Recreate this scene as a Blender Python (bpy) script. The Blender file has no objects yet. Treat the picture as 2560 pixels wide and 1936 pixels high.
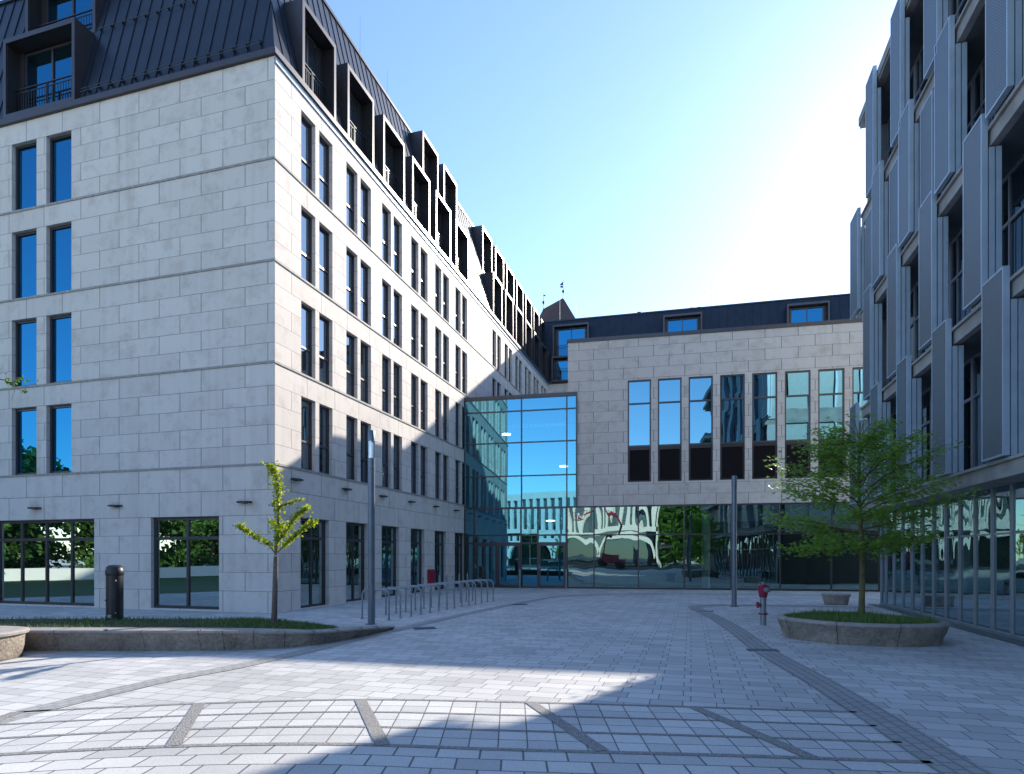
import bpy, math, random
from mathutils import Vector, noise
R = math.radians
rnd = random.Random(7)
sc = bpy.context.scene
col = sc.collection

# ------------------------------------------------------------------ camera, sky, sun, exposure
cam = bpy.data.cameras.new('camera'); co = bpy.data.objects.new('camera', cam); col.objects.link(co)
co.location = (0, 0, 1.65); co.rotation_euler = (R(90), 0, 0)
cam.sensor_width = 36; cam.lens = 1545 / 2560 * 36; cam.shift_y = (1390 - 968) / 2560
cam.clip_start = .05; cam.clip_end = 2000
sc.camera = co
SUN_AZ, SUN_EL = 39.0, 26.6
w = bpy.data.worlds.new('World'); sc.world = w; w.use_nodes = True
nt = w.node_tree; bg = nt.nodes['Background']
sky = nt.nodes.new('ShaderNodeTexSky'); sky.sky_type = 'NISHITA'; sky.sun_disc = False
sky.sun_elevation = R(SUN_EL); sky.sun_rotation = R(SUN_AZ)
sky.altitude = 300; sky.air_density = 1.0; sky.dust_density = 0.25; sky.ozone_density = 3.0
hs = nt.nodes.new('ShaderNodeHueSaturation'); hs.inputs['Saturation'].default_value = 1.03; hs.inputs['Hue'].default_value = .503; hs.inputs['Value'].default_value = 1
nt.links.new(sky.outputs[0], hs.inputs['Color']); nt.links.new(hs.outputs[0], bg.inputs[0]); bg.inputs[1].default_value = 0.142
sl = bpy.data.lights.new('sun', 'SUN'); sl.energy = 3.6; sl.angle = R(0.55); sl.color = (1, .92, .80)
so = bpy.data.objects.new('sun', sl); col.objects.link(so)
sd = Vector((math.sin(R(SUN_AZ)) * math.cos(R(SUN_EL)), math.cos(R(SUN_AZ)) * math.cos(R(SUN_EL)), math.sin(R(SUN_EL))))
so.rotation_euler = sd.to_track_quat('Z', 'Y').to_euler(); so.location = sd * 80
sc.view_settings.view_transform = 'Standard'; sc.view_settings.look = 'None'
sc.view_settings.exposure = 1.32; sc.view_settings.gamma = 1

# ------------------------------------------------------------------ frames and mesh builder
class F:
    def __init__(s, o, a, b): s.o = o; s.a = a; s.b = b
    def p(s, a, b, z): return (s.o[0] + s.a[0]*a + s.b[0]*b, s.o[1] + s.a[1]*a + s.b[1]*b, z)
    def d(s, a, b, z=0): return Vector((s.a[0]*a + s.b[0]*b, s.a[1]*a + s.b[1]*b, z))
def nrm(x, y): l = math.hypot(x, y); return (x/l, y/l)
e1 = nrm(.278, .9606)
FB = F((-6.76, 17.6), e1, (-e1[1], e1[0]))
FA = F((-6.76, 17.6), (-e1[1], e1[0]), e1)
c1 = nrm(.978, -.208)
FC = F((-2.09, 32.3), c1, (-c1[1], c1[0]))
w1 = nrm(.972, -.238)
FW = F((2.22, 51.6), w1, (-w1[1], w1[0]))
FD = F((8.63, 10.4), e1, (e1[1], -e1[0]))
FG = F((0, 0), (1, 0), (0, 1))

class MB:
    def __init__(s): s.v = []; s.f = []; s.uv = []; s.mi = []; s.m = 0
    def face(s, pts, uv=None, out=None):
        pts = [Vector(p) for p in pts]
        if out is not None:
            n = (pts[1]-pts[0]).cross(pts[2]-pts[1])
            if n.length < 1e-12 and len(pts) > 3: n = (pts[2]-pts[0]).cross(pts[3]-pts[2])
            if n.dot(out) < 0:
                pts = pts[::-1]
                if uv: uv = uv[::-1]
        i = len(s.v); s.v += [tuple(p) for p in pts]; s.f.append(list(range(i, i+len(pts))))
        s.uv.append(uv or [(0, 0)]*len(pts)); s.mi.append(s.m)
    def box(s, fr, a0, a1, b0, b1, z0, z1):
        if a0 > a1: a0, a1 = a1, a0
        if b0 > b1: b0, b1 = b1, b0
        c = [[[fr.p(a, b, z) for z in (z0, z1)] for b in (b0, b1)] for a in (a0, a1)]
        s.face([c[0][0][0], c[1][0][0], c[1][0][1], c[0][0][1]], [(a0, z0), (a1, z0), (a1, z1), (a0, z1)], fr.d(0, -1))
        s.face([c[0][1][0], c[1][1][0], c[1][1][1], c[0][1][1]], [(a0, z0), (a1, z0), (a1, z1), (a0, z1)], fr.d(0, 1))
        s.face([c[0][0][0], c[0][1][0], c[0][1][1], c[0][0][1]], [(b0, z0), (b1, z0), (b1, z1), (b0, z1)], fr.d(-1, 0))
        s.face([c[1][0][0], c[1][1][0], c[1][1][1], c[1][0][1]], [(b0, z0), (b1, z0), (b1, z1), (b0, z1)], fr.d(1, 0))
        s.face([c[0][0][0], c[1][0][0], c[1][1][0], c[0][1][0]], [(a0, b0), (a1, b0), (a1, b1), (a0, b1)], Vector((0, 0, -1)))
        s.face([c[0][0][1], c[1][0][1], c[1][1][1], c[0][1][1]], [(a0, b0), (a1, b0), (a1, b1), (a0, b1)], Vector((0, 0, 1)))
    def rings(s, rs, closed=True, cap0=False, cap1=False, uvs=None):
        # share vertices for smooth shading
        base = len(s.v); n = len(rs[0])
        for r in rs: s.v += [tuple(p) for p in r]
        for i in range(len(rs)-1):
            for j in range(n if closed else n-1):
                k = (j+1) % n
                s.f.append([base+i*n+j, base+i*n+k, base+(i+1)*n+k, base+(i+1)*n+j])
                s.uv.append([(j, i), (j+1, i), (j+1, i+1), (j, i+1)]); s.mi.append(s.m)
        for c, i in ((cap0, 0), (cap1, len(rs)-1)):
            if c:
                f = [base+i*n+j for j in range(n)]
                if i == 0: f = f[::-1]
                s.f.append(f); s.uv.append([(0, 0)]*n); s.mi.append(s.m)
    def lathe(s, cx, cy, prof, n=24, cap0=True, cap1=True):
        s.rings([[(cx+r*math.cos(2*math.pi*j/n), cy+r*math.sin(2*math.pi*j/n), z) for j in range(n)] for r, z in prof], True, cap0, cap1)
    def tube(s, pts, rad, n=8, caps=True):
        pts = [Vector(p) for p in pts]
        if not isinstance(rad, (list, tuple)): rad = [rad]*len(pts)
        rs = []; up = Vector((0.31, 0.17, 1)).normalized(); prev = None
        for i, p in enumerate(pts):
            t = (pts[min(i+1, len(pts)-1)] - pts[max(i-1, 0)]).normalized()
            if prev is None:
                x = t.cross(up)
                if x.length < .1: x = t.cross(Vector((1, 0, 0)))
            else: x = prev - t*prev.dot(t)
            x.normalize(); prev = x; y = t.cross(x)
            rs.append([p + x*rad[i]*math.cos(2*math.pi*j/n) + y*rad[i]*math.sin(2*math.pi*j/n) for j in range(n)])
        s.rings(rs, True, caps, caps)
    def build(s, name, mat, parent=None, smooth=False, angle=None):
        root = parent
        while root is not None and root.parent is not None: root = root.parent
        off = Vector(root.location) if root is not None else Vector((0, 0, 0))
        me = bpy.data.meshes.new(name)
        me.from_pydata([(x-off.x, y-off.y, z-off.z) for x, y, z in s.v], [], s.f)
        ul = me.uv_layers.new(name='UVMap')
        flat = [c for f in s.uv for uv in f for c in uv]
        ul.data.foreach_set('uv', flat)
        for m in (mat if isinstance(mat, (list, tuple)) else [mat]): me.materials.append(m)
        me.polygons.foreach_set('material_index', s.mi)
        if smooth: me.polygons.foreach_set('use_smooth', [True]*len(me.polygons))
        me.update()
        o = bpy.data.objects.new(name, me); col.objects.link(o)
        if parent is not None: o.parent = parent
        if smooth and angle:
            try: me.set_sharp_from_angle(angle=R(angle))
            except Exception: pass
        return o

def empty(name, loc, label, cat, group=None):
    o = bpy.data.objects.new(name, None); col.objects.link(o); o.location = loc; o.empty_display_size = .3
    o['label'] = label; o['category'] = cat
    if group: o['group'] = group
    return o
def tag(o, label=None, cat=None, group=None, kind=None):
    if label: o['label'] = label
    if cat: o['category'] = cat
    if group: o['group'] = group
    if kind: o['kind'] = kind
    return o

# ------------------------------------------------------------------ materials
def mat(name):
    m = bpy.data.materials.new(name); m.use_nodes = True; n = m.node_tree.nodes; n.clear()
    out = n.new('ShaderNodeOutputMaterial'); return m, m.node_tree, n, m.node_tree.links, out
def N(n, t, **k):
    x = n.new(t)
    for a, b in k.items(): setattr(x, a, b)
    return x
def bump(n, l, src, strength, dist, b):
    bm = N(n, 'ShaderNodeBump'); bm.inputs['Strength'].default_value = strength; bm.inputs['Distance'].default_value = dist
    l.new(src, bm.inputs['Height']); l.new(bm.outputs[0], b.inputs['Normal']); return bm
def simple(name, c, rough=.5, metal=0, nz=.0, scale=6, bs=0, c2=None, spec=.5):
    m, t, n, l, out = mat(name); b = N(n, 'ShaderNodeBsdfPrincipled')
    b.inputs['Roughness'].default_value = rough; b.inputs['Metallic'].default_value = metal
    b.inputs['Specular IOR Level'].default_value = spec
    tc = N(n, 'ShaderNodeNewGeometry'); nx = N(n, 'ShaderNodeTexNoise'); nx.inputs['Scale'].default_value = scale; nx.inputs['Detail'].default_value = 6
    l.new(tc.outputs['Position'], nx.inputs['Vector'])
    mx = N(n, 'ShaderNodeMix', data_type='RGBA'); mx.inputs[6].default_value = (*c, 1)
    mx.inputs[7].default_value = (*(c2 or [x*(1-nz) for x in c]), 1)
    rp = N(n, 'ShaderNodeMapRange'); rp.inputs[1].default_value = .35; rp.inputs[2].default_value = .65
    l.new(nx.outputs[0], rp.inputs[0]); l.new(rp.outputs[0], mx.inputs[0]); l.new(mx.outputs[2], b.inputs['Base Color'])
    if bs: bump(n, l, nx.outputs[0], bs, .02, b)
    l.new(b.outputs[0], out.inputs[0]); return m

def stone_mat(name, base, warm, bw, mortar=.016, blotch=.8):
    m, t, n, l, out = mat(name); b = N(n, 'ShaderNodeBsdfPrincipled'); b.inputs['Roughness'].default_value = .7
    b.inputs['Specular IOR Level'].default_value = .25
    uv = N(n, 'ShaderNodeUVMap'); br = N(n, 'ShaderNodeTexBrick'); l.new(uv.outputs[0], br.inputs['Vector'])
    br.inputs['Scale'].default_value = 1; br.inputs['Brick Width'].default_value = bw; br.inputs['Row Height'].default_value = 1
    br.inputs['Mortar Size'].default_value = mortar; br.inputs['Mortar Smooth'].default_value = 0; br.inputs['Bias'].default_value = 0
    br.offset = .5
    br.inputs['Color1'].default_value = (*base, 1); br.inputs['Color2'].default_value = (*warm, 1)
    br.inputs['Mortar'].default_value = (.16, .15, .15, 1)
    g = N(n, 'ShaderNodeNewGeometry')
    # travertine clouds, broken by slab: shift noise with the slab colour
    vm = N(n, 'ShaderNodeVectorMath', operation='MULTIPLY_ADD'); l.new(br.outputs['Color'], vm.inputs[0]); vm.inputs[1].default_value = (140, 140, 140); l.new(g.outputs['Position'], vm.inputs[2])
    n1 = N(n, 'ShaderNodeTexNoise'); n1.inputs['Scale'].default_value = 1.9; n1.inputs['Detail'].default_value = 9; n1.inputs['Roughness'].default_value = .68; l.new(vm.outputs[0], n1.inputs['Vector'])
    r1 = N(n, 'ShaderNodeMapRange'); r1.inputs[1].default_value = .50; r1.inputs[2].default_value = .70; r1.inputs[4].default_value = blotch; l.new(n1.outputs[0], r1.inputs[0])
    m1 = N(n, 'ShaderNodeMix', data_type='RGBA', blend_type='MULTIPLY'); l.new(r1.outputs[0], m1.inputs[0]); l.new(br.outputs['Color'], m1.inputs[6]); m1.inputs[7].default_value = (.70, .64, .60, 1)
    # pores
    n2 = N(n, 'ShaderNodeTexNoise'); n2.inputs['Scale'].default_value = 21; n2.inputs['Detail'].default_value = 5; n2.inputs['Roughness'].default_value = .75; l.new(vm.outputs[0], n2.inputs['Vector'])
    r2 = N(n, 'ShaderNodeMapRange'); r2.inputs[1].default_value = .60; r2.inputs[2].default_value = .74; l.new(n2.outputs[0], r2.inputs[0])
    r3 = N(n, 'ShaderNodeMath', operation='MULTIPLY'); l.new(r2.outputs[0], r3.inputs[0]); l.new(r1.outputs[0], r3.inputs[1])
    ad = N(n, 'ShaderNodeMath', operation='MULTIPLY_ADD'); l.new(r2.outputs[0], ad.inputs[0]); ad.inputs[1].default_value = .25; l.new(r3.outputs[0], ad.inputs[2]); ad.use_clamp = True
    m2 = N(n, 'ShaderNodeMix', data_type='RGBA', blend_type='MULTIPLY'); l.new(ad.outputs[0], m2.inputs[0]); l.new(m1.outputs[2], m2.inputs[6]); m2.inputs[7].default_value = (.5, .46, .45, 1)
    mp = N(n, 'ShaderNodeMapping'); mp.inputs['Scale'].default_value = (2.6, 2.6, .10); l.new(g.outputs['Position'], mp.inputs[0])
    n4 = N(n, 'ShaderNodeTexNoise'); n4.inputs['Scale'].default_value = 1.3; n4.inputs['Detail'].default_value = 6; l.new(mp.outputs[0], n4.inputs['Vector'])
    r4 = N(n, 'ShaderNodeMapRange'); r4.inputs[1].default_value = .5; r4.inputs[2].default_value = .72; r4.inputs[4].default_value = .45; l.new(n4.outputs[0], r4.inputs[0])
    m3 = N(n, 'ShaderNodeMix', data_type='RGBA', blend_type='MULTIPLY'); l.new(r4.outputs[0], m3.inputs[0]); l.new(m2.outputs[2], m3.inputs[6]); m3.inputs[7].default_value = (.80, .78, .76, 1)
    l.new(m3.outputs[2], b.inputs['Base Color'])
    inv = N(n, 'ShaderNodeMath', operation='SUBTRACT'); inv.inputs[0].default_value = 1; l.new(br.outputs['Fac'], inv.inputs[1])
    bump(n, l, inv.outputs[0], .5, .01, b)
    l.new(b.outputs[0], out.inputs[0]); return m

M = {}
M['stone'] = stone_mat('limestone_cladding', (.64, .58, .53), (.585, .53, .48), 1.55, .010, .6)
M['stone_c'] = stone_mat('limestone_cladding_warm', (.64, .57, .51), (.58, .515, .46), 1.47, .012, .7)
M['jamb'] = simple('limestone_reveal', (.52, .50, .48), .7, nz=.15, scale=5)
M['zinc'] = simple('dark_standing_seam_zinc', (.019, .026, .042), .36, .3, nz=.25, scale=2.0)
M['bronze'] = simple('dark_bronze_aluminium', (.072, .064, .070), .36, .5, nz=.12, scale=2)
M['bronze_in'] = simple('dark_bronze_lining', (.030, .026, .028), .5, .2, nz=.2, scale=3)
M['rail'] = simple('railing_steel', (.03, .03, .034), .4, .3)
M['ledge'] = simple('stone_ledge', (.34, .32, .30), .7, nz=.3, scale=7)
M['galv'] = simple('galvanised_steel', (.27, .30, .33), .38, .35, nz=.25, scale=14)
M['post'] = simple('grey_blue_painted_steel', (.15, .18, .22), .35, .3, nz=.12, scale=4)
M['anthra'] = simple('anthracite_cast_metal', (.022, .026, .032), .42, .2, nz=.3, scale=10)
M['alu'] = simple('anodised_aluminium', (.38, .46, .54), .36, .15, nz=.12, scale=3)
M['mull'] = simple('light_steel_mullion', (.27, .29, .32), .35, .2, nz=.1, scale=3)
M['fascia'] = simple('weathered_concrete_fascia', (.36, .35, .34), .75, nz=.3, scale=2.2)
M['soffit'] = simple('soffit_panel', (.10, .11, .12), .5, nz=.15)
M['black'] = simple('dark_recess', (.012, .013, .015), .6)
M['white'] = simple('white_render', (.78, .77, .74), .6, nz=.06, scale=1)
M['paleglass'] = simple('pale_back_painted_panel', (.36, .42, .42), .3, nz=.1)
M['red'] = simple('red_enamel', (.27, .012, .045), .32, nz=.15)
M['red2'] = simple('red_box_paint', (.34, .02, .03), .45)
M['wood'] = simple('dark_timber_wall', (.035, .024, .02), .5, nz=.3, scale=2)
M['floor'] = simple('interior_floor', (.10, .10, .10), .3)
M['cream'] = simple('interior_column_paint', (.80, .84, .82), .6)
M['rubber'] = simple('tyre_rubber', (.02, .02, .02), .8)
M['tile'] = simple('brown_roof_tile', (.055, .035, .035), .7, nz=.45, scale=9)
M['asphalt'] = simple('road_asphalt', (.06, .06, .062), .85, nz=.3, scale=30)
M['rough'] = simple('rough_split_granite', (.38, .36, .34), .85, c2=(.19, .185, .18), scale=60, bs=1.0)
M['cap'] = simple('smooth_sandstone_cap', (.36, .33, .30), .7, nz=.25, scale=8)
M['bark'] = simple('grey_bark', (.10, .09, .06), .85, c2=(.16, .14, .04), scale=14, bs=.6)
M['wrap'] = simple('split_reed_trunk_wrap', (.17, .13, .11), .85, nz=.5, scale=40, bs=.4)
M['soil'] = simple('dark_soil', (.03, .035, .015), .9, nz=.4, scale=20)
M['grassm'] = simple('grass_blades', (.045, .12, .018), .6, c2=(.15, .22, .05), scale=11)
M['lawn'] = simple('far_lawn', (.04, .10, .02), .8, nz=.4, scale=3)
M['concrete'] = simple('pale_concrete', (.42, .42, .40), .75, nz=.15, scale=2)

def roughstone(name, c1_, c2_):
    m, t, n, l, out = mat(name); b = N(n, 'ShaderNodeBsdfPrincipled'); b.inputs['Roughness'].default_value = .85
    g = N(n, 'ShaderNodeNewGeometry')
    a = N(n, 'ShaderNodeTexNoise'); a.inputs['Scale'].default_value = 2.2; a.inputs['Detail'].default_value = 10; a.inputs['Roughness'].default_value = .7; l.new(g.outputs['Position'], a.inputs['Vector'])
    v = N(n, 'ShaderNodeTexNoise'); v.inputs['Scale'].default_value = 17; v.inputs['Detail'].default_value = 10; v.inputs['Roughness'].default_value = .72; l.new(g.outputs['Position'], v.inputs['Vector'])
    s = N(n, 'ShaderNodeMath', operation='ADD'); l.new(a.outputs[0], s.inputs[0]); l.new(v.outputs[0], s.inputs[1])
    r = N(n, 'ShaderNodeMapRange'); r.inputs[1].default_value = .8; r.inputs[2].default_value = 1.2; l.new(s.outputs[0], r.inputs[0])
    mx = N(n, 'ShaderNodeMix', data_type='RGBA'); mx.inputs[6].default_value = (*c1_, 1); mx.inputs[7].default_value = (*c2_, 1); l.new(r.outputs[0], mx.inputs[0])
    l.new(mx.outputs[2], b.inputs['Base Color']); bump(n, l, v.outputs[0], 1.0, .05, b)
    l.new(b.outputs[0], out.inputs[0]); return m
M['block'] = roughstone('bush_hammered_sandstone', (.20, .165, .135), (.42, .37, .31))

def glass(name, tint, base_refl, through=None, dark=(.012, .016, .018), wob=.6, wscale=.9, dist=.010, rough=.0):
    m, t, n, l, out = mat(name)
    g = N(n, 'ShaderNodeNewGeometry')
    mp = N(n, 'ShaderNodeMapping'); mp.inputs['Scale'].default_value = (1, 1, .42); l.new(g.outputs['Position'], mp.inputs['Vector'])
    nx = N(n, 'ShaderNodeTexNoise'); nx.inputs['Scale'].default_value = wscale; nx.inputs['Detail'].default_value = .6; l.new(mp.outputs[0], nx.inputs['Vector'])
    bm = N(n, 'ShaderNodeBump'); bm.inputs['Strength'].default_value = wob; bm.inputs['Distance'].default_value = dist; l.new(nx.outputs[0], bm.inputs['Height'])
    gl = N(n, 'ShaderNodeBsdfGlossy'); gl.inputs['Color'].default_value = (*tint, 1); gl.inputs['Roughness'].default_value = rough; l.new(bm.outputs[0], gl.inputs['Normal'])
    if through:
        d = N(n, 'ShaderNodeBsdfTransparent'); d.inputs['Color'].default_value = (*through, 1)
    else:
        d = N(n, 'ShaderNodeBsdfDiffuse'); d.inputs['Color'].default_value = (*dark, 1)
    lw = N(n, 'ShaderNodeFresnel'); lw.inputs['IOR'].default_value = 1.6
    mr = N(n, 'ShaderNodeMapRange'); mr.inputs[3].default_value = base_refl; mr.inputs[4].default_value = 1; l.new(lw.outputs[0], mr.inputs[0])
    mx = N(n, 'ShaderNodeMixShader'); l.new(mr.outputs[0], mx.inputs[0]); l.new(d.outputs[0], mx.inputs[1]); l.new(gl.outputs[0], mx.inputs[2])
    l.new(mx.outputs[0], out.inputs[0]); return m
M['gl_up'] = glass('coated_window_glass', (.04, .28, .50), .55, wob=.25, dist=.006)
M['gl_b'] = glass('street_window_glass', (.62, .78, .92), .22, dark=(.03, .034, .04), wob=.2, dist=.005)
M['gl_g'] = glass('ground_floor_glass', (.75, .90, .90), .55, dark=(.008, .010, .011), wob=.15, dist=.004)
M['gl_at'] = glass('atrium_glass', (.15, .47, .64), .54, through=(.30, .45, .45), wob=.18, dist=.004)
M['gl_lob'] = glass('wavy_lobby_glass', (.52, .76, .74), .42, through=(.45, .60, .58), wob=.65, wscale=1.0, dist=.016)
M['gl_c'] = glass('hall_window_glass', (.24, .52, .66), .52, wob=.5, wscale=1.3, dist=.010)
M['gl_d'] = glass('office_glass', (.55, .75, .9), .18, dark=(.010, .013, .016), wob=.3)
M['gl_dg'] = glass('showroom_glass', (.62, .82, .90), .45, dark=(.02, .03, .032), wob=.9, wscale=1.1, dist=.016)
M['gl_lamp'] = glass('clear_lamp_glass', (.9, .95, 1), .25, through=(.92, .95, .97), wob=.1)

def emis(name, c, s):
    m, t, n, l, out = mat(name); e = N(n, 'ShaderNodeEmission'); e.inputs[0].default_value = (*c, 1); e.inputs[1].default_value = s
    l.new(e.outputs[0], out.inputs[0]); return m
M['lit'] = emis('lit_lamp_diffuser', (1, .97, .92), 5.0)
M['spot'] = emis('lit_ceiling_spot', (1, .62, .35), 3.0)

# perforated / expanded metal: dark holes in light aluminium, in rows
def perf():
    m, t, n, l, out = mat('perforated_aluminium_sheet'); b = N(n, 'ShaderNodeBsdfPrincipled'); b.inputs['Metallic'].default_value = .2; b.inputs['Roughness'].default_value = .5
    uv = N(n, 'ShaderNodeUVMap'); mp = N(n, 'ShaderNodeMapping'); mp.inputs['Scale'].default_value = (1, 1, 1); l.new(uv.outputs[0], mp.inputs[0])
    br = N(n, 'ShaderNodeTexBrick'); l.new(mp.outputs[0], br.inputs['Vector'])
    br.inputs['Scale'].default_value = 1; br.inputs['Brick Width'].default_value = .055; br.inputs['Row Height'].default_value = .030
    br.inputs['Mortar Size'].default_value = .008; br.inputs['Mortar Smooth'].default_value = .1
    br.inputs['Color1'].default_value = (.03, .035, .045, 1); br.inputs['Color2'].default_value = (.06, .07, .08, 1); br.inputs['Mortar'].default_value = (.15, .185, .205, 1)
    l.new(br.outputs['Color'], b.inputs['Base Color']); bump(n, l, br.outputs['Fac'], .4, .004, b)
    l.new(b.outputs[0], out.inputs[0]); return m
M['perf'] = perf()

def louvre():
    m, t, n, l, out = mat('louvre_blades'); b = N(n, 'ShaderNodeBsdfPrincipled'); b.inputs['Roughness'].default_value = .4; b.inputs['Metallic'].default_value = .4
    b.inputs['Base Color'].default_value = (.035, .026, .027, 1); l.new(b.outputs[0], out.inputs[0]); return m
M['louvre'] = louvre()

def paving(name, bw, rh, rot, mort=.008, off=.5, uvmap=False, c=(.62, .61, .59), c2=(.45, .445, .44), mc=(.15, .15, .15)):
    m, t, n, l, out = mat(name); b = N(n, 'ShaderNodeBsdfPrincipled'); b.inputs['Roughness'].default_value = .72; b.inputs['Specular IOR Level'].default_value = .3
    g = N(n, 'ShaderNodeNewGeometry'); mp = N(n, 'ShaderNodeMapping'); mp.inputs['Rotation'].default_value = (0, 0, rot)
    if uvmap:
        u = N(n, 'ShaderNodeUVMap'); l.new(u.outputs[0], mp.inputs[0])
    else: l.new(g.outputs['Position'], mp.inputs[0])
    br = N(n, 'ShaderNodeTexBrick'); l.new(mp.outputs[0], br.inputs['Vector']); br.offset = off
    br.inputs['Scale'].default_value = 1; br.inputs['Brick Width'].default_value = bw; br.inputs['Row Height'].default_value = rh
    br.inputs['Mortar Size'].default_value = mort; br.inputs['Mortar Smooth'].default_value = .1
    br.inputs['Color1'].default_value = (*c, 1); br.inputs['Color2'].default_value = (*c2, 1); br.inputs['Mortar'].default_value = (*mc, 1)
    br.inputs['Bias'].default_value = -.15
    n1 = N(n, 'ShaderNodeTexNoise'); n1.inputs['Scale'].default_value = .45; n1.inputs['Detail'].default_value = 7; l.new(g.outputs['Position'], n1.inputs['Vector'])
    r1 = N(n, 'ShaderNodeMapRange'); r1.inputs[1].default_value = .35; r1.inputs[2].default_value = .7; r1.inputs[3].default_value = 1.06; r1.inputs[4].default_value = .86; l.new(n1.outputs[0], r1.inputs[0])
    n2 = N(n, 'ShaderNodeTexNoise'); n2.inputs['Scale'].default_value = 90; n2.inputs['Detail'].default_value = 3; l.new(g.outputs['Position'], n2.inputs['Vector'])
    r2 = N(n, 'ShaderNodeMapRange'); r2.inputs[1].default_value = .3; r2.inputs[2].default_value = .7; r2.inputs[3].default_value = .82; r2.inputs[4].default_value = 1.1; l.new(n2.outputs[0], r2.inputs[0])
    # a few stains
    n3 = N(n, 'ShaderNodeTexNoise'); n3.inputs['Scale'].default_value = 3.1; n3.inputs['Detail'].default_value = 8; n3.inputs['Roughness'].default_value = .7; l.new(g.outputs['Position'], n3.inputs['Vector'])
    r3 = N(n, 'ShaderNodeMapRange'); r3.inputs[1].default_value = .60; r3.inputs[2].default_value = .76; r3.inputs[3].default_value = 1; r3.inputs[4].default_value = .78; l.new(n3.outputs[0], r3.inputs[0])
    k = N(n, 'ShaderNodeMath', operation='MULTIPLY'); l.new(r1.outputs[0], k.inputs[0]); l.new(r2.outputs[0], k.inputs[1])
    k2 = N(n, 'ShaderNodeMath', operation='MULTIPLY'); l.new(k.outputs[0], k2.inputs[0]); l.new(r3.outputs[0], k2.inputs[1])
    vm = N(n, 'ShaderNodeVectorMath', operation='SCALE'); l.new(br.outputs['Color'], vm.inputs[0]); l.new(k2.outputs[0], vm.inputs['Scale'])
    l.new(vm.outputs[0], b.inputs['Base Color'])
    inv = N(n, 'ShaderNodeMath', operation='MULTIPLY_ADD'); l.new(br.outputs['Fac'], inv.inputs[0]); inv.inputs[1].default_value = -1; l.new(r2.outputs[0], inv.inputs[2])
    bump(n, l, inv.outputs[0], .35, .006, b)
    l.new(b.outputs[0], out.inputs[0]); return m
ROT = math.atan2(.278, .9606)
M['pave'] = paving('granite_concrete_paving', .36, .27, ROT, .006, .24)
M['pave2'] = paving('square_band_paving', .27, .255, 0, .007, 0.0, True, c=(.64, .63, .61), c2=(.49, .485, .475))
M['pave3'] = paving('foreground_paving', .36, .26, 0, .009, .5, True, c=(.62, .61, .59), c2=(.44, .435, .43))
M['sett'] = paving('dark_gutter_setts', .17, .115, 0, .012, .5, True, c=(.40, .395, .385), c2=(.34, .34, .335), mc=(.24, .24, .24))

def leafmat(name, c, c2, tr):
    m, t, n, l, out = mat(name); d = N(n, 'ShaderNodeBsdfPrincipled'); d.inputs['Roughness'].default_value = .45; d.inputs['Specular IOR Level'].default_value = .3
    tl = N(n, 'ShaderNodeBsdfTranslucent'); tl.inputs['Color'].default_value = (*tr, 1)
    g = N(n, 'ShaderNodeNewGeometry'); mx = N(n, 'ShaderNodeMix', data_type='RGBA'); l.new(g.outputs['Random Per Island'], mx.inputs[0])
    mx.inputs[6].default_value = (*c, 1); mx.inputs[7].default_value = (*c2, 1); l.new(mx.outputs[2], d.inputs['Base Color'])
    ms = N(n, 'ShaderNodeMixShader'); ms.inputs[0].default_value = .45; l.new(d.outputs[0], ms.inputs[1]); l.new(tl.outputs[0], ms.inputs[2])
    l.new(ms.outputs[0], out.inputs[0]); return m
M['maple'] = leafmat('maple_leaf', (.12, .27, .035), (.23, .36, .05), (.30, .48, .05))
M['ginkgo'] = leafmat('young_yellow_green_leaf', (.14, .22, .015), (.28, .33, .02), (.42, .50, .03))
M['dark_leaf'] = leafmat('tree_leaf', (.05, .13, .03), (.10, .20, .04), (.12, .25, .04))

# ------------------------------------------------------------------ wall / window builders
def vmap(cz):
    def f(z):
        for i in range(len(cz)-1):
            if z <= cz[i+1] or i == len(cz)-2: return i + (z-cz[i])/(cz[i+1]-cz[i])
    return f
def wall(mb, fr, a0, a1, z0, z1, holes, cz, b=0, depth=.16, ushift=0, jm=1):
    vm = vmap(cz); A = {a0, a1}; Zs = {z0, z1} | {z for z in cz if z0 < z < z1}
    for h in holes: A |= {max(a0, h[0]), min(a1, h[1])}; Zs |= {h[2], h[3]}
    A = sorted(A); Zs = sorted(Zs); out = fr.d(0, -1)
    for i in range(len(A)-1):
        for j in range(len(Zs)-1):
            am = (A[i]+A[i+1])/2; zm = (Zs[j]+Zs[j+1])/2
            if any(h[0] < am < h[1] and h[2] < zm < h[3] for h in holes): continue
            q = [(A[i], Zs[j]), (A[i+1], Zs[j]), (A[i+1], Zs[j+1]), (A[i], Zs[j+1])]
            mb.face([fr.p(x, b, z) for x, z in q], [(x+ushift, vm(z*.99999+1e-6)) for x, z in q], out)
    for h in holes:
        zz = sorted({h[2], h[3]} | {z for z in cz if h[2] < z < h[3]})
        for s_, o in ((h[0], 1), (h[1], -1)):
            for j in range(len(zz)-1):
                q = [(0, zz[j]), (depth, zz[j]), (depth, zz[j+1]), (0, zz[j+1])]
                mb.face([fr.p(s_, b+x, z) for x, z in q], [(.3+x, vm(z*.99999+1e-6)) for x, z in q], fr.d(o, 0))
        mb.m = jm
        for z_, o in ((h[2], 1), (h[3], -1)):
            mb.face([fr.p(h[0], b, z_), fr.p(h[1], b, z_), fr.p(h[1], b+depth, z_), fr.p(h[0], b+depth, z_)], None, Vector((0, 0, o)))
        mb.m = 0
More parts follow.
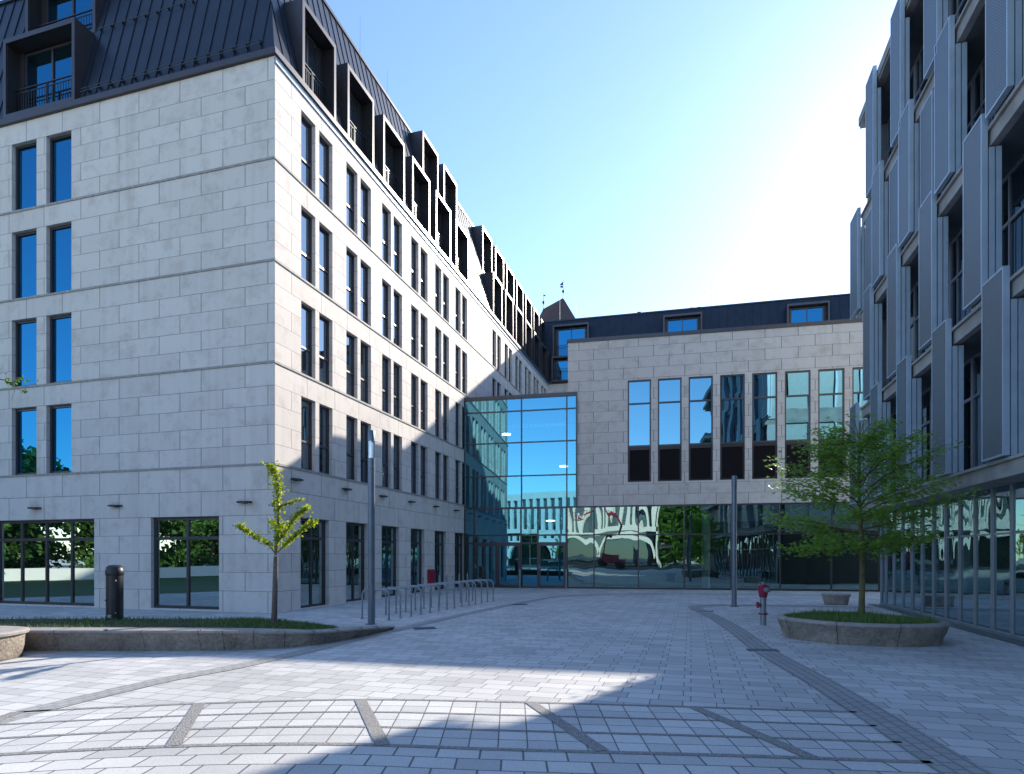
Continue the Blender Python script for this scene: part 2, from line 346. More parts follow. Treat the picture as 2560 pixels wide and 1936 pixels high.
def window(parent, fr, a0, a1, z0, z1, b, gm, vs=(), hs=(), fw=.065, ft=.07, name='window', fmat=None, pname='pane'):
    m = MB()
    m.box(fr, a0, a0+fw, b, b+ft, z0, z1); m.box(fr, a1-fw, a1, b, b+ft, z0, z1)
    m.box(fr, a0+fw, a1-fw, b, b+ft, z0, z0+fw); m.box(fr, a0+fw, a1-fw, b, b+ft, z1-fw, z1)
    for v in vs: m.box(fr, v-fw*.5, v+fw*.5, b+.004, b+ft, z0+fw, z1-fw)
    for h in hs: m.box(fr, a0+fw, a1-fw, b-.003, b+ft+.003, h-fw*.55, h+fw*.55)
    o = m.build(name, fmat or M['bronze'], parent)
    g = MB(); av = [a0+fw] + list(vs) + [a1-fw]; hv = [z0+fw] + list(hs) + [z1-fw]
    for i in range(len(av)-1):
        for j in range(len(hv)-1):
            t1, t2 = rnd.uniform(-.0025, .0025), rnd.uniform(-.0025, .0025); bb = b+ft*.6
            g.face([fr.p(av[i], bb+t1, hv[j]), fr.p(av[i+1], bb-t1, hv[j]), fr.p(av[i+1], bb-t1+t2, hv[j+1]), fr.p(av[i], bb+t1+t2, hv[j+1])], None, fr.d(0, -1))
    g.build(pname, gm, o)
    return o

STO = 2.905; ZB = [4.28 + STO*i for i in range(5)]            # band lines; last is the cornice 15.9
CZ = [0, .625, 1.168, 1.715, 2.262, 2.816, 3.55, 4.28]
for k in range(4):
    hts = [.559]*4 + [.669]
    for h in hts: CZ.append(CZ[-1]+h)
WH = .559*4                                                    # window height

def railing(parent, fr, a0, a1, b, z0, z1, nm='railing'):
    m = MB()
    m.box(fr, a0, a1, b-.02, b+.02, z1-.03, z1); m.box(fr, a0, a1, b-.012, b+.012, z1-.15, z1-.125); m.box(fr, a0, a1, b-.012, b+.012, z0+.04, z0+.065)
    n = max(6, int((a1-a0)/.115))
    for i in range(n+1):
        a = a0+.01+(a1-a0-.02)*i/n; m.box(fr, a-.008, a+.008, b-.008, b+.008, z0+.065, z1-.15)
    am = (a0+a1)/2
    for x in (am-.025, am+.025): m.box(fr, x-.01, x+.01, b-.022, b+.022, z0, z1-.03)
    return m.build(nm, M['rail'], parent)
def dormer(parent, fr, a0, a1, z0, z1, b0, back, rail=True, gm=None):
    m = MB(); t = .12
    m.box(fr, a0, a0+t, b0, back, z0, z1); m.box(fr, a1-t, a1, b0, back, z0, z1)
    m.box(fr, a0+t, a1-t, b0, back, z1-t*1.3, z1); m.box(fr, a0+t, a1-t, b0, back, z0, z0+t)
    m.m = 1
    bw = b0+.47; g = .008                                      # dark lining and back frame
    m.box(fr, a0+t, a0+t+g, b0+.06, bw, z0+t, z1-t*1.3); m.box(fr, a1-t-g, a1-t, b0+.06, bw, z0+t, z1-t*1.3)
    m.box(fr, a0+t+g, a0+t+.22, bw-.02, bw+.05, z0+t, z1-t*1.3); m.box(fr, a1-t-.2, a1-t-g, bw-.02, bw+.05, z0+t, z1-t*1.3)
    m.face([fr.p(a0+t, bw+.12, z0+t), fr.p(a1-t, bw+.12, z0+t), fr.p(a1-t, bw+.12, z1-t), fr.p(a0+t, bw+.12, z1-t)], None, fr.d(0, -1))
    o = m.build('dormer', [M['bronze'], M['bronze_in']], parent)
    window(o, fr, a0+t+.22, a1-t-.2, z0+t, z1-t*1.3-.06, bw, gm or M['gl_up'], vs=((a0+a1)/2+.01,), fw=.075, name='window_frame')
    if rail: railing(o, fr, a0+t+.03, a1-t-.03, b0+.3, z0+t, z0+t+1.0)
    return o
def mansard(mb, fr, a0, a1, b0, z0, b1, z1, at0, at1, step=.43, holes=()):
    up = Vector((0, 0, 1)); out = fr.d(0, -1, .3)
    P = lambda a, z, off=0: fr.p(a, b0+(b1-b0)*(z-z0)/(z1-z0)+off, z)
    hip = lambda z: a0+(at0-a0)*(z-z0)/(z1-z0)
    zs = sorted({z0, z1} | {min(max(h, z0), z1) for x in holes for h in x[2:4]})
    for j in range(len(zs)-1):
        za, zb = zs[j], zs[j+1]; zm = (za+zb)/2
        av = sorted({a1} | {x for h in holes for x in h[:2] if hip(zb)+.01 < x < a1})
        A = [None]+av
        for i in range(len(A)-1):
            l0, l1 = (hip(za), hip(zb)) if A[i] is None else (A[i], A[i]); am = (l1+A[i+1])/2
            if any(h[0] < am < h[1] and h[2] < zm < h[3] for h in holes): continue
            mb.face([P(l0, za), P(A[i+1], za), P(A[i+1], zb), P(l1, zb)], None, out)
    n = int((a1-a0)/step)
    for i in range(1, n):
        a = a0+(a1-a0)*i/n; zt = z1
        if a < at0: zt = z0+(z1-z0)*(a-a0)/(at0-a0)
        seg = [(z0, zt)]
        for h in holes:
            if h[0]-.02 < a < h[1]+.02:
                ns = []
                for p_, q_ in seg:
                    if h[3] <= p_ or h[2] >= q_: ns.append((p_, q_)); continue
                    if h[2] > p_: ns.append((p_, h[2]))
                    if h[3] < q_: ns.append((h[3], q_))
                seg = ns
        for za, zb in seg:
            if zb-za < .05: continue
            p = [P(a-.009, za, -.026), P(a+.009, za, -.026), P(a+.009, zb, -.026), P(a-.009, zb, -.026)]
            r = [P(a-.009, za, .01), P(a+.009, za, .01), P(a+.009, zb, .01), P(a-.009, zb, .01)]
            mb.face(p, None, out); mb.face([p[0], r[0], r[3], p[3]], None, fr.d(-1, 0)); mb.face([p[1], r[1], r[2], p[2]], None, fr.d(1, 0))

# ================================================================== GROUND
m = MB(); S = 500
m.face([(-S, -S, 0), (S, -S, 0), (S, S, 0), (-S, S, 0)], None, Vector((0, 0, 1)))
tag(m.build('ground', M['pave']), kind='structure')

def catmull(pts, n=10):
    P = [Vector((p[0], p[1], 0)) for p in pts]; P = [P[0]*2-P[1]] + P + [P[-1]*2-P[-2]]; o = []
    for i in range(1, len(P)-2):
        for k in range(n):
            t = k/n
            o.append(.5*((2*P[i]) + (P[i+1]-P[i-1])*t + (2*P[i-1]-5*P[i]+4*P[i+1]-P[i+2])*t*t + (3*P[i]-P[i-1]-3*P[i+1]+P[i+2])*t**3))
    o.append(P[-2]); return o
def ribbon(mb, pts, wl, wr, z, n=10, u0=0):
    c = catmull(pts, n) if n > 1 else [Vector((p[0], p[1], 0)) for p in pts]; d = u0
    prev = None
    for i, p in enumerate(c):
        t = (c[min(i+1, len(c)-1)]-c[max(i-1, 0)]).normalized(); nn = Vector((-t.y, t.x, 0))
        L, Rr = p+nn*wl, p-nn*wr
        if prev:
            dd = (p-prev[2]).length
            mb.face([(prev[0].x, prev[0].y, z), (prev[1].x, prev[1].y, z), (Rr.x, Rr.y, z), (L.x, L.y, z)], [(d, wl), (d, -wr), (d+dd, -wr), (d+dd, wl)], Vector((0, 0, 1))); d += dd
        prev = (L, Rr, p)
# gutters of small dark setts
m = MB()
ribbon(m, [(-5.6, 4.2), (-5.35, 5.6), (-5.2, 6.6), (-5.0, 7.4), (-4.71, 8.31), (-4.21, 9.27), (-3.6, 11.0), (-2.9, 13.2), (-2.0, 15.9), (-1.2, 18.2), (0, 21.2), (1.3, 24.2), (2.2, 25.5), (3.6, 26.4), (6.0, 26.75), (9.5, 26.4), (14, 25.4)], .02, .30, .008)
tag(m.build('gutter_path', M['sett']), kind='structure')
m = MB()
ribbon(m, [(11.5, 19.9), (9.0, 20.5), (7.4, 20.75), (6.3, 20.6), (5.75, 20.0), (5.55, 19.2), (5.2, 16.2), (4.75, 13.5), (4.2, 10.74), (3.85, 8.16), (3.52, 6.2), (3.3, 5.01), (3.2, 4.2), (3.1, 2.5)], .38, .02, .008)
tag(m.build('gutter_path', M['sett']), kind='structure')
# arc bands in the foreground
def arc(k):
    # interpolate between the measured top and bottom arcs
    top = [(-5.2, 6.5), (-4.3, 6.72), (-3.2, 6.92), (-1.7, 7.07), (0, 6.95), (2.0, 6.72), (3.62, 6.5)]
    bot = [(-5.6, 4.8), (-4.3, 5.10), (-3.0, 5.33), (-1.6, 5.40), (0, 5.24), (1.9, 5.08), (3.34, 4.92)]
    return [(a[0]+(b[0]-a[0])*k, a[1]+(b[1]-a[1])*k) for a, b in zip(top, bot)]
m = MB()
c0, c1_ = catmull(arc(0)), catmull(arc(1)); d = 0
for i in range(len(c0)-1):
    dd = (c0[i+1]-c0[i]).length
    NR = 3
    for r in range(NR):
        q = [c0[i].lerp(c1_[i], r/NR), c0[i+1].lerp(c1_[i+1], r/NR), c0[i+1].lerp(c1_[i+1], (r+1)/NR), c0[i].lerp(c1_[i], (r+1)/NR)]
        m.face([(p.x, p.y, .004) for p in q], [(d, -r*.51), (d+dd, -r*.51), (d+dd, -(r+1)*.51), (d, -(r+1)*.51)], Vector((0, 0, 1)))
    d += dd
tag(m.build('paved_band', M['pave2']), kind='structure')
m = MB(); low = [Vector((p.x*1.02, p.y-3.2, 0)) for p in c1_]; d = 0
for i in range(len(c1_)-1):
    dd = (c1_[i+1]-c1_[i]).length; q = [c1_[i], c1_[i+1], low[i+1], low[i]]
    m.face([(p.x, p.y, .004) for p in q], [(d, 0), (d+dd, 0), (d+dd, -3.2), (d, -3.2)], Vector((0, 0, 1))); d += dd
tag(m.build('foreground_pavement', M['pave3']), kind='structure')
m = MB()
for k, wd in ((0, .034), (1/3, .024), (2/3, .028), (1, .038)): ribbon(m, arc(k), wd, wd, .008)
for p, q in (((-3.47, 6.87), (-2.93, 5.34)), ((-1.73, 7.05), (-1.12, 5.36)), ((.21, 6.92), (.76, 5.2)), ((1.97, 6.72), (2.44, 5.03)), ((-5.2, 6.5), (-4.9, 4.95))):
    ribbon(m, [p, q], .064, .064, .0115, 1)
tag(m.build('rough_granite_path_strips', M['rough']), kind='structure')
def blotchgrate(pos, w_, d_, rz, lab):
    m = MB(); fr = F(pos, (math.cos(rz), math.sin(rz)), (-math.sin(rz), math.cos(rz)))
    m.box(fr, -w_/2, w_/2, -d_/2, -d_/2+.02, 0, .02); m.box(fr, -w_/2, w_/2, d_/2-.02, d_/2, 0, .02)
    for i in range(int(w_/.03)): m.box(fr, -w_/2+i*.03, -w_/2+i*.03+.014, -d_/2+.02, d_/2-.02, 0, .018)
    tag(m.build('drain_grate', M['post']), lab, 'drain grate', 'drain grates in the paving')
blotchgrate((4.36, 10.75), .52, .16, -.15, 'narrow iron drain grate across the right gutter beside the stone planter')
blotchgrate((5.72, 18.3), .46, .16, -.1, 'narrow iron drain grate near the bend of the right gutter')
blotchgrate((-1.98, 14.0), .5, .3, .3, 'square iron drain grate beside the end of the low curved wall')
blotchgrate((0.25, 20.9), .5, .3, .3, 'square iron drain grate on the left gutter beyond the bike hoops')

# ================================================================== LEFT BUILDING
B0 = empty('stone_building', (-6.76, 17.6, 0), 'tall pale limestone building with dark mansard roof and paired windows on the left', 'building')
LB, LA = 38.5, 12.8
pairs = [1.25 + 2.565*i for i in range(6)] + [20.12 + 2.52*i for i in range(7)]
holesB = []
for s0 in pairs:
    for k in range(4):
        holesB.append((s0, s0+.74, ZB[k]+.03, ZB[k]+WH)); holesB.append((s0+.95, s0+1.71, ZB[k]+.03, ZB[k]+WH))
gB = [(1.22, 2.76), (3.8, 5.28), (6.34, 7.82), (8.9, 10.3), (11.45, 12.86), (13.99, 15.4)]
mb = MB(); wall(mb, FB, 0, LB, 0, 15.9, holesB + [(a, b, .04, 2.816) for a, b in gB], CZ, depth=.17)
wA = [(7.59, 8.66), (9.08, 10.18)]; gA = [(1.91, 4.42, 2), (6.65, 11.0, 4)]
holesA = [(a, b, ZB[k]+.03, ZB[k]+WH) for a, b in wA for k in range(4)] + [(a, b, .06, 2.816) for a, b, n in gA]
wall(mb, FA, 0, LA, 0, 15.9, holesA, CZ, depth=.17, ushift=.55)
mb.build('wall', [M['stone'], M['jamb']], B0)
mb = MB()                                                      # far walls and the flat roof close the volume
mb.box(FA, LA-.3, LA-.02, .02, LB, 0, 15.9)
mb.box(FB, LB-.3, LB, .02, LA-.32, 0, 15.9)
mb.build('rear_wall', M['jamb'], B0)
mb = MB()
for k in range(4):
    z = ZB[k]
    mb.box(FB, -.03, LB, -.03, 0.0, z-.035, z+.028); mb.box(FA, 0, LA, -.03, -.001, z-.035, z+.028)
mb.build('string_course', M['ledge'], B0)
# corner joint strip
mb = MB(); mb.box(FB, -.008, .008, -.008, .008, .0, 15.85); mb.build('corner_trim', M['ledge'], B0)
# eaves / gutter
mb = MB()
mb.box(FB, -.10, LB, -.10, .2, 15.9, 16.0); mb.box(FA, .201, LA, -.10, .2, 15.9, 16.0)
mb.box(FB, -.06, LB, -.06, .2, 16.001, 16.12); mb.box(FA, .201, LA, -.06, .2, 16.001, 16.12)
mb.build('eaves_gutter', M['bronze'], B0)
mb = MB(); mb.box(FB, 0, LB, -.045, .0, 15.70, 15.76); mb.box(FB, 0, LB, -.03, .0, 15.80, 15.899)
mb.build('eaves_strip', M['alu'], B0)
# roof
mb = MB(); RZ, RB = 21.6, 1.32
lower = [1.25, 3.82, 6.39, 8.96, 11.5, 14.05] + [20.12+2.52*i for i in range(7)]
upper = [11.5, 14.05] + [20.12+2.52*i for i in range(7)]
hB = [(x+.1, x+1.75, 16.1, 18.55) for x in lower] + [(x+.1, x+1.75, 18.8, 21.4) for x in upper]
hA = [(7.5, 10.4, 16.2, 18.65), (7.5, 10.4, 18.95, 21.4)]
mansard(mb, FB, .02, LB, .02, 16.1, RB, RZ, RB, LB, .43, hB); mansard(mb, FA, .02, LA, .02, 16.1, RB, RZ, RB, LA, .46, hA)
mb.face([FB.p(RB, RB, RZ), FB.p(LB, RB, RZ), FB.p(LB, LA, RZ), FB.p(RB, LA, RZ)], None, Vector((0, 0, 1)))
mb.face([FB.p(LB, .02, 16.1), FB.p(LB, RB, RZ), FB.p(LB, LA, RZ), FB.p(LB, LA, 15.9), FB.p(LB, .02, 15.9)], None, FB.d(1, 0))
mb.face([FA.p(LA, .02, 16.1), FA.p(LA, RB, RZ), FA.p(LA, LB, RZ), FA.p(LA, LB, 15.9), FA.p(LA, .02, 15.9)], None, FA.d(1, 0))
mb.box(FB, RB-.05, LB, RB-.06, RB+.05, RZ-.04, RZ+.07); mb.box(FA, RB+.05, LA, RB-.06, RB+.05, RZ-.04, RZ+.07)
mb.box(FB, RB+1, LB, RB+.45, RB+.47, RZ+.0, RZ+.18)
rf = mb.build('roof', M['zinc'], B0)
mb = MB()                                                      # snow guards
mb.tube([FA.p(.45, -.02, 16.35), FA.p(7.2, -.02, 16.35)], .012, 6); mb.tube([FA.p(.55, -.0, 16.46), FA.p(7.2, .0, 16.46)], .010, 6)
for i in range(15): mb.box(FA, .5+i*.46, .51+i*.46, -.02, .1, 16.33, 16.47)
mb.tube([FA.p(3.4, .60, 18.85), FA.p(7.2, .60, 18.85)], .012, 6)
for i in range(9): mb.box(FA, 3.45+i*.46, 3.47+i*.46, .6, .76, 18.8, 18.9)
mb.build('snow_guard', M['rail'], rf)
lower = [1.25, 3.82, 6.39, 8.96, 11.5, 14.05] + [20.12+2.52*i for i in range(7)]
upper = [11.5, 14.05] + [20.12+2.52*i for i in range(7)]
for s0 in lower: dormer(B0, FB, s0, s0+1.85, 16.0, 18.62, -.05, 1.15, gm=M['gl_b'])
for s0 in upper: dormer(B0, FB, s0, s0+1.85, 18.72, 21.5, .62, 2.2, gm=M['gl_b'])
for a0 in (7.4,):
    dormer(B0, FA, a0, a0+3.1 if a0 < 10 else a0+2.6, 16.12, 18.75, -.05, 1.2); dormer(B0, FA, a0, a0+3.1 if a0 < 10 else a0+2.6, 18.85, 21.5, .66, 2.2)
# windows
n = 0
for s0 in pairs:
    for k in range(4):
        if s0 > 18 and k < 2: continue
        for a, b in ((s0, s0+.74), (s0+.95, s0+1.71)):
            z = ZB[k]+.03; h = WH-.03
            window(B0, FB, a, b, z, ZB[k]+WH, .13, M['gl_b'], hs=(z+h*.40,), fw=.06); n += 1
mb = MB()
for s0 in pairs:
    if s0 > 18:
        for k in range(2):
            for a, b in ((s0, s0+.74), (s0+.95, s0+1.71)):
                mb.face([FB.p(a, .15, ZB[k]), FB.p(b, .15, ZB[k]), FB.p(b, .15, ZB[k]+WH), FB.p(a, .15, ZB[k]+WH)], None, FB.d(0, -1))
tag(mb.build('window_panes', M['gl_b'], B0), kind='stuff')
for k in range(4):
    for a, b in wA: window(B0, FA, a, b, ZB[k]+.03, ZB[k]+WH, .12, M['gl_up'], fw=.075)
for i, (a, b) in enumerate(gB):
    c = (a+b)/2
    if i in (3, 4):
        o = window(B0, FB, a, b, .03, 2.816, .14, M['gl_g'], vs=(c,), hs=(2.2,), fw=.09, name='door')
        h = MB()
        for x in (c-.09, c+.09): h.box(FB, x-.012, x+.012, .09, .12, .95, 1.2); h.box(FB, x-.012, x+.012, .115, .14, 1.0, 1.02)
        h.build('handle', M['galv'], o)
    else: window(B0, FB, a, b, .03, 2.816, .14, M['gl_g'], vs=(c,), hs=(2.2,), fw=.08)
a, b, k = gA[0]; window(B0, FA, a, b, .06, 2.816, .12, M['gl_g'], vs=((a+b)/2,), hs=(2.18,), fw=.085)
a, b, k = gA[1]; window(B0, FA, a, b, .06, 2.816, .12, M['gl_g'], vs=[a+(b-a)*j/4 for j in range(1, 4)], hs=(2.18,), fw=.085)
# lightning rods
for s0, b_, h in ((13.5, 1.8, 1.6), (8.0, 1.9, 2.6), (10.4, 1.9, 2.2), (19.0, 1.8, 2.2), (16.9, 1.8, 1.8), (25, 1.4, 1.6)):
    t = MB(); t.tube([FB.p(s0, b_, RZ-.1), FB.p(s0+.05, b_, RZ+h)], [.013, .007], 6); t.build('lightning_rod', M['alu'], rf)

# wall lamps: thin canopies fixed on the stone
ordn = ['first', 'second', 'third', 'fourth', 'fifth', 'sixth', 'seventh', 'eighth', 'ninth', 'tenth', 'eleventh', 'twelfth', 'thirteenth', 'fourteenth']
def walllamp(fr, a, z, lab, grp, L=.46):
    p = fr.p(a, 0, z); e = empty('wall_lamp', p, lab, 'wall lamp', grp)
    m = MB(); m.rings([[fr.p(a+L/2*math.cos(t)*(1 if abs(math.cos(t)) > .2 else 1), -.01-.20*abs(math.sin(t))**.5, zz) for t in [math.pi*j/10 for j in range(11)]] for i, zz in enumerate((z-.012, z+.03))], True, True, True)
    m.box(fr, a-.08, a+.08, -.02, .0, z-.03, z+.035); m.build('canopy', M['anthra'], e)
    s_ = MB()
    for j in range(12):
        x = a-L*.42+L*.84*j/11; s_.tube([fr.p(x, -.08, z+.03), fr.p(x+.01*math.sin(j*2.1), -.08-.03*math.cos(j), z+.12)], .0016, 4)
    s_.build('bird_spikes', M['galv'], e)
for i, s in enumerate((.95, 3.75, 6.35, 8.88, 11.45, 14.05)):
    walllamp(FB, s, 3.92, f'small dark wall lamp on the street side, {ordn[i]} from the building corner', 'wall lamps on the street side')
for q, t in ((9.08, 'above the wide four-part window'), (5.74, 'in the middle, above the bollard'), (.98, 'left of the yellow-green tree top')):
    walllamp(FA, q, 3.19, 'dark spiked wall lamp on the front side, ' + t, 'wall lamps on the front side')
m = MB(); m.box(FB, 10.62, 11.2, -.16, 0, .38, 1.03); e = empty('fire_service_box', FB.p(10.9, 0, .38), 'red metal cabinet fixed low on the wall between two ground-floor doors', 'cabinet')
m.build('cabinet_body', M['red2'], e); m = MB(); m.box(FB, 10.66, 11.16, -.172, -.16, .42, .99); m.box(FB, 10.70, 10.74, -.185, -.172, .66, .74); m.build('cabinet_door', M['red'], e)

# ================================================================== TERRACE WING BEHIND + HALL WITH GLASS ATRIUM
W0 = empty('mansard_wing', FW.p(10, 0, 0), 'rear wing with dark standing seam roof and three dormers above the stone hall', 'building')
mb = MB(); wall(mb, FW, -.6, 42, 0, 15.9, [], CZ); mb.box(FW, -.6, 42, 3, 12, 0, 15.9); mb.build('wall', [M['stone_c'], M['jamb']], W0)
mb = MB(); mb.box(FW, -.6, 42, -.1, .2, 15.9, 16.12); mb.build('eaves_gutter', M['bronze'], W0)
mb = MB(); mansard(mb, FW, -.6, 42, 0, 16.1, 1.32, 21.6, -.6, 42, .62, [(a+.1, a+2.9, 18.25, 20.8) for a in (1.15, 10.1, 19.3, 28.5)]+[(1.25, 4.1, 16.1, 18.0)])
mb.face([FW.p(-.6, 1.32, 21.6), FW.p(42, 1.32, 21.6), FW.p(42, 12, 21.6), FW.p(-.6, 12, 21.6)], None, Vector((0, 0, 1)))
mb.box(FW, -.6, 42, 1.26, 1.4, 21.57, 21.68); mb.box(FW, 8.0, 8.3, 1.9, 2.2, 21.6, 22.0); mb.box(FW, 12.2, 12.5, 1.9, 2.2, 21.6, 21.95); mb.box(FW, 12.8, 13.1, 1.9, 2.2, 21.6, 21.95)
wr = mb.build('roof', M['zinc'], W0)
for a in (1.15, 10.1, 19.3, 28.5): dormer(W0, FW, a, a+3.0, 18.15, 20.9, -.05 if a > 50 else .25, 2.0)
dormer(W0, FW, 1.15, 4.2, 16.0, 18.1, -.35, 1.2)
for a, h in ((13.9, 3.2), (14.3, 2.7), (22.6, 3.0), (23.0, 2.4), (26.2, 2.8), (2.9, 1.8), (1.5, 2.2)):
    t = MB(); t.tube([FW.p(a, 1.8, 21.5), FW.p(a, 1.8, 21.6+h)], [.016, .009], 6); t.build('lightning_rod', M['alu'], wr)

H0 = empty('hall_building', FC.p(10, 0, 0), 'brownish stone hall above a glazed ground floor, with a glass atrium at its left', 'building')
CC = [4.15 + (12.52-4.15)*i/16 for i in range(17)]
wc = [(8.0+i*1.456, 8.0+i*1.456+1.13) for i in range(9)]
mb = MB(); wall(mb, FC, 5.03, 22.5, 4.15, 12.40, [(a, b, 5.3, 10.34) for a, b in wc], CC, depth=.10, ushift=.3)
mb.face([FC.p(5.03, 0, 4.15), FC.p(5.03, 18, 4.15), FC.p(5.03, 18, 12.4), FC.p(5.03, 0, 12.4)], [(0, 0), (18, 0), (18, 16), (0, 16)], FC.d(-1, 0))
mb.m = 1
mb.face([FC.p(5.03, .02, 12.4), FC.p(22.5, .02, 12.4), FC.p(22.5, 18, 12.4), FC.p(5.03, 18, 12.4)], None, Vector((0, 0, 1)))
mb.face([FC.p(5.03, .0, 4.15), FC.p(22.5, .0, 4.15), FC.p(22.5, .3, 4.15), FC.p(5.03, .3, 4.15)], None, Vector((0, 0, -1)))
mb.build('wall', [M['stone_c'], M['jamb']], H0)
mb = MB(); mb.box(FC, 4.98, 22.5, -.05, .2, 12.4, 12.58); mb.box(FC, 4.98, 5.15, .201, 18, 12.4, 12.58); mb.build('parapet_cap', M['bronze'], H0)
for a, b in wc:
    o = window(H0, FC, a, b, 7.05, 10.34, .05, M['gl_c'], hs=(9.18,), fw=.07)
    l_ = MB(); l_.box(FC, a, a+.09, .05, .12, 5.3, 7.05); l_.box(FC, b-.09, b, .05, .12, 5.3, 7.05); l_.box(FC, a+.09, b-.09, .05, .12, 6.88, 7.05); l_.box(FC, a+.09, b-.09, .05, .12, 5.3, 5.37)
    z = 5.39
    while z < 6.87:
        l_.face([FC.p(a+.09, .062, z), FC.p(b-.09, .062, z), FC.p(b-.09, .098, z+.045), FC.p(a+.09, .098, z+.045)], None, FC.d(0, -1, 1)); z += .05
    l_.face([FC.p(a+.09, .11, 5.37), FC.p(b-.09, .11, 5.37), FC.p(b-.09, .11, 6.88), FC.p(a+.09, .11, 6.88)], None, FC.d(0, -1))
    l_.build('louvre_panel', M['louvre'], H0)
# ground floor glazing
def glazing(parent, fr, vs, hs, b, gm, fw=.06, ft=.1, name='glazing', open_=()):
    m = MB()
    for v in vs: m.box(fr, v-fw/2, v+fw/2, b, b+ft, hs[0], hs[-1])
    for i, h in enumerate(hs):
        for j in range(len(vs)-1): m.box(fr, vs[j]+fw/2, vs[j+1]-fw/2, b+.003, b+ft-.003, h-fw/2, h+fw/2)
    o = m.build(name, M['bronze'], parent); g = MB()
    for j in range(len(vs)-1):
        for i in range(len(hs)-1):
            if (j, i) in open_: continue
            t1, t2 = rnd.uniform(-.004, .004), rnd.uniform(-.004, .004); bb = b+ft*.5
            g.face([fr.p(vs[j]+fw/2, bb+t1, hs[i]+fw/2), fr.p(vs[j+1]-fw/2, bb-t1, hs[i]+fw/2), fr.p(vs[j+1]-fw/2, bb-t1+t2, hs[i+1]-fw/2), fr.p(vs[j]+fw/2, bb+t1+t2, hs[i+1]-fw/2)], None, fr.d(0, -1))
    g.build('pane', gm, o); return o
glazing(H0, FC, [4.98, 6.34, 8.52, 10.71, 12.87, 15.08, 17.31, 19.33, 21.4], [.06, 2.70, 4.11], -.02, M['gl_lob'])
# interior of the lobby
mb = MB(); mb.box(FC, -.3, 22.4, 6.5, 6.7, 0, 9.6); mb.build('lobby_rear_wall', M['wood'], H0)
mb = MB(); mb.box(FC, -.3, 22.4, .12, 6.49, .004, .02); mb.build('lobby_floor', M['floor'], H0)
mb = MB(); mb.box(FC, 5.1, 22.4, .31, 6.49, 3.9, 4.14); mb.box(FC, 5.1, 22.4, 1.0, 1.3, 3.3, 3.9); mb.build('lobby_ceiling', M['black'], H0)
mb = MB(); mb.lathe(*FC.p(11.75, .42, 0)[:2], [(.2, .02), (.2, 3.89)], 20); mb.build('column', M['cream'], H0)
mb = MB(); mb.box(FC, 12.2, 22.3, .95, .99, 3.35, 4.1); mb.build('pale_upper_panel', M['paleglass'], H0)
mb = MB()
for a in (14.0, 17.2): mb.box(FC, a, a+.12, 4.0, 4.1, 0.02, 2.5); mb.box(FC, a+1.3, a+1.42, 4.0, 4.1, .02, 2.5); mb.box(FC, a, a+1.42, 4.0, 4.1, 2.5, 2.62)
mb.build('inner_door_frame', M['bronze'], H0)
mb = MB()
for i in range(14):
    p = FC.p(13.0+.62*(i % 7)+.2*(i//7), 1.8+1.5*(i//7), 3.88); mb.lathe(p[0], p[1], [(.03, 3.875), (.03, 3.89)], 10)
mb.build('ceiling_spot', M['spot'], H0)
# atrium
at = MB(); at.box(FC, -.42, 5.5, -.12, .0, 9.76, 9.90); at.box(FC, -.42, 5.02, .0, 6.5, 9.80, 9.88); at.box(FC, 5.44, 5.5, -.12, -.0, 4.15, 9.76); at.build('atrium_roof', M['bronze'], H0)
glazing(H0, FC, [-.38, 2.65, 4.98, 5.47], [4.12, 5.75, 7.46, 9.08, 9.73], -.11, M['gl_at'], name='atrium_glazing')
glazing(H0, FC, [-.38, .14, 2.62, 3.50, 4.95], [.06, 2.31, 2.70, 4.08], -.105, M['gl_at'], fw=.07, name='entrance_glazing', open_=((1, 0), (3, 0)))
mb = MB()
for z in (4.0, 6.9): mb.box(FC, -.3, 5.0, 2.2, 6.49, z, z+.25)
mb.build('atrium_floor_slab', M['floor'], H0)
def gdoor(a0, a1, leafs, lab):
    d = MB(); w_ = (a1-a0)/leafs
    for i in range(leafs):
        x = a0+i*w_; d.box(FC, x+.01, x+.10, -.13, -.05, .07, 2.27); d.box(FC, x+w_-.10, x+w_-.01, -.13, -.05, .07, 2.27); d.box(FC, x+.10, x+w_-.10, -.13, -.05, 2.16, 2.27); d.box(FC, x+.10, x+w_-.10, -.13, -.05, .07, .17)
    o = d.build('door', M['bronze'], H0); o['label'] = lab
    g = MB()
    for i in range(leafs):
        x = a0+i*w_; g.face([FC.p(x+.1, -.09, .17), FC.p(x+w_-.1, -.09, .17), FC.p(x+w_-.1, -.09, 2.16), FC.p(x+.1, -.09, 2.16)], None, FC.d(0, -1))
    g.build('pane', M['gl_at'], o)
    h = MB(); h.box(FC, a0+.03, a0+.06, -.17, -.13, 1.0, 1.2); h.box(FC, a0+.03, a0+.16, -.19, -.17, 1.05, 1.075); h.build('handle', M['galv'], o)
gdoor(.18, 2.58, 2, 'double glazed entrance door under the atrium'); gdoor(3.54, 4.91, 1, 'single glazed entrance door beside the atrium corner')
for (a, z, lab) in ((1.62, 8.1, 'upper'), (4.7, 6.3, 'middle'), (3.9, 3.5, 'lower')):
    p = FC.p(a, 1.0 if z > 5 else 1.6, z); lo = MB(); lo.lathe(p[0], p[1], [(.02, z-.01), (.24, z), (.24, z+.05), (.02, z+.06)], 24)
    e = empty('pendant_lamp', p, f'round lit ceiling lamp behind the atrium glass, the {lab} one', 'ceiling lamp', 'lit lamps inside the atrium')
    lo.build('lamp_disc', M['lit'], e); t = MB(); t.tube([(p[0], p[1], z+.06), (p[0], p[1], z+.5 if z < 5 else 9.79)], .006, 6); t.build('cord', M['black'], e)

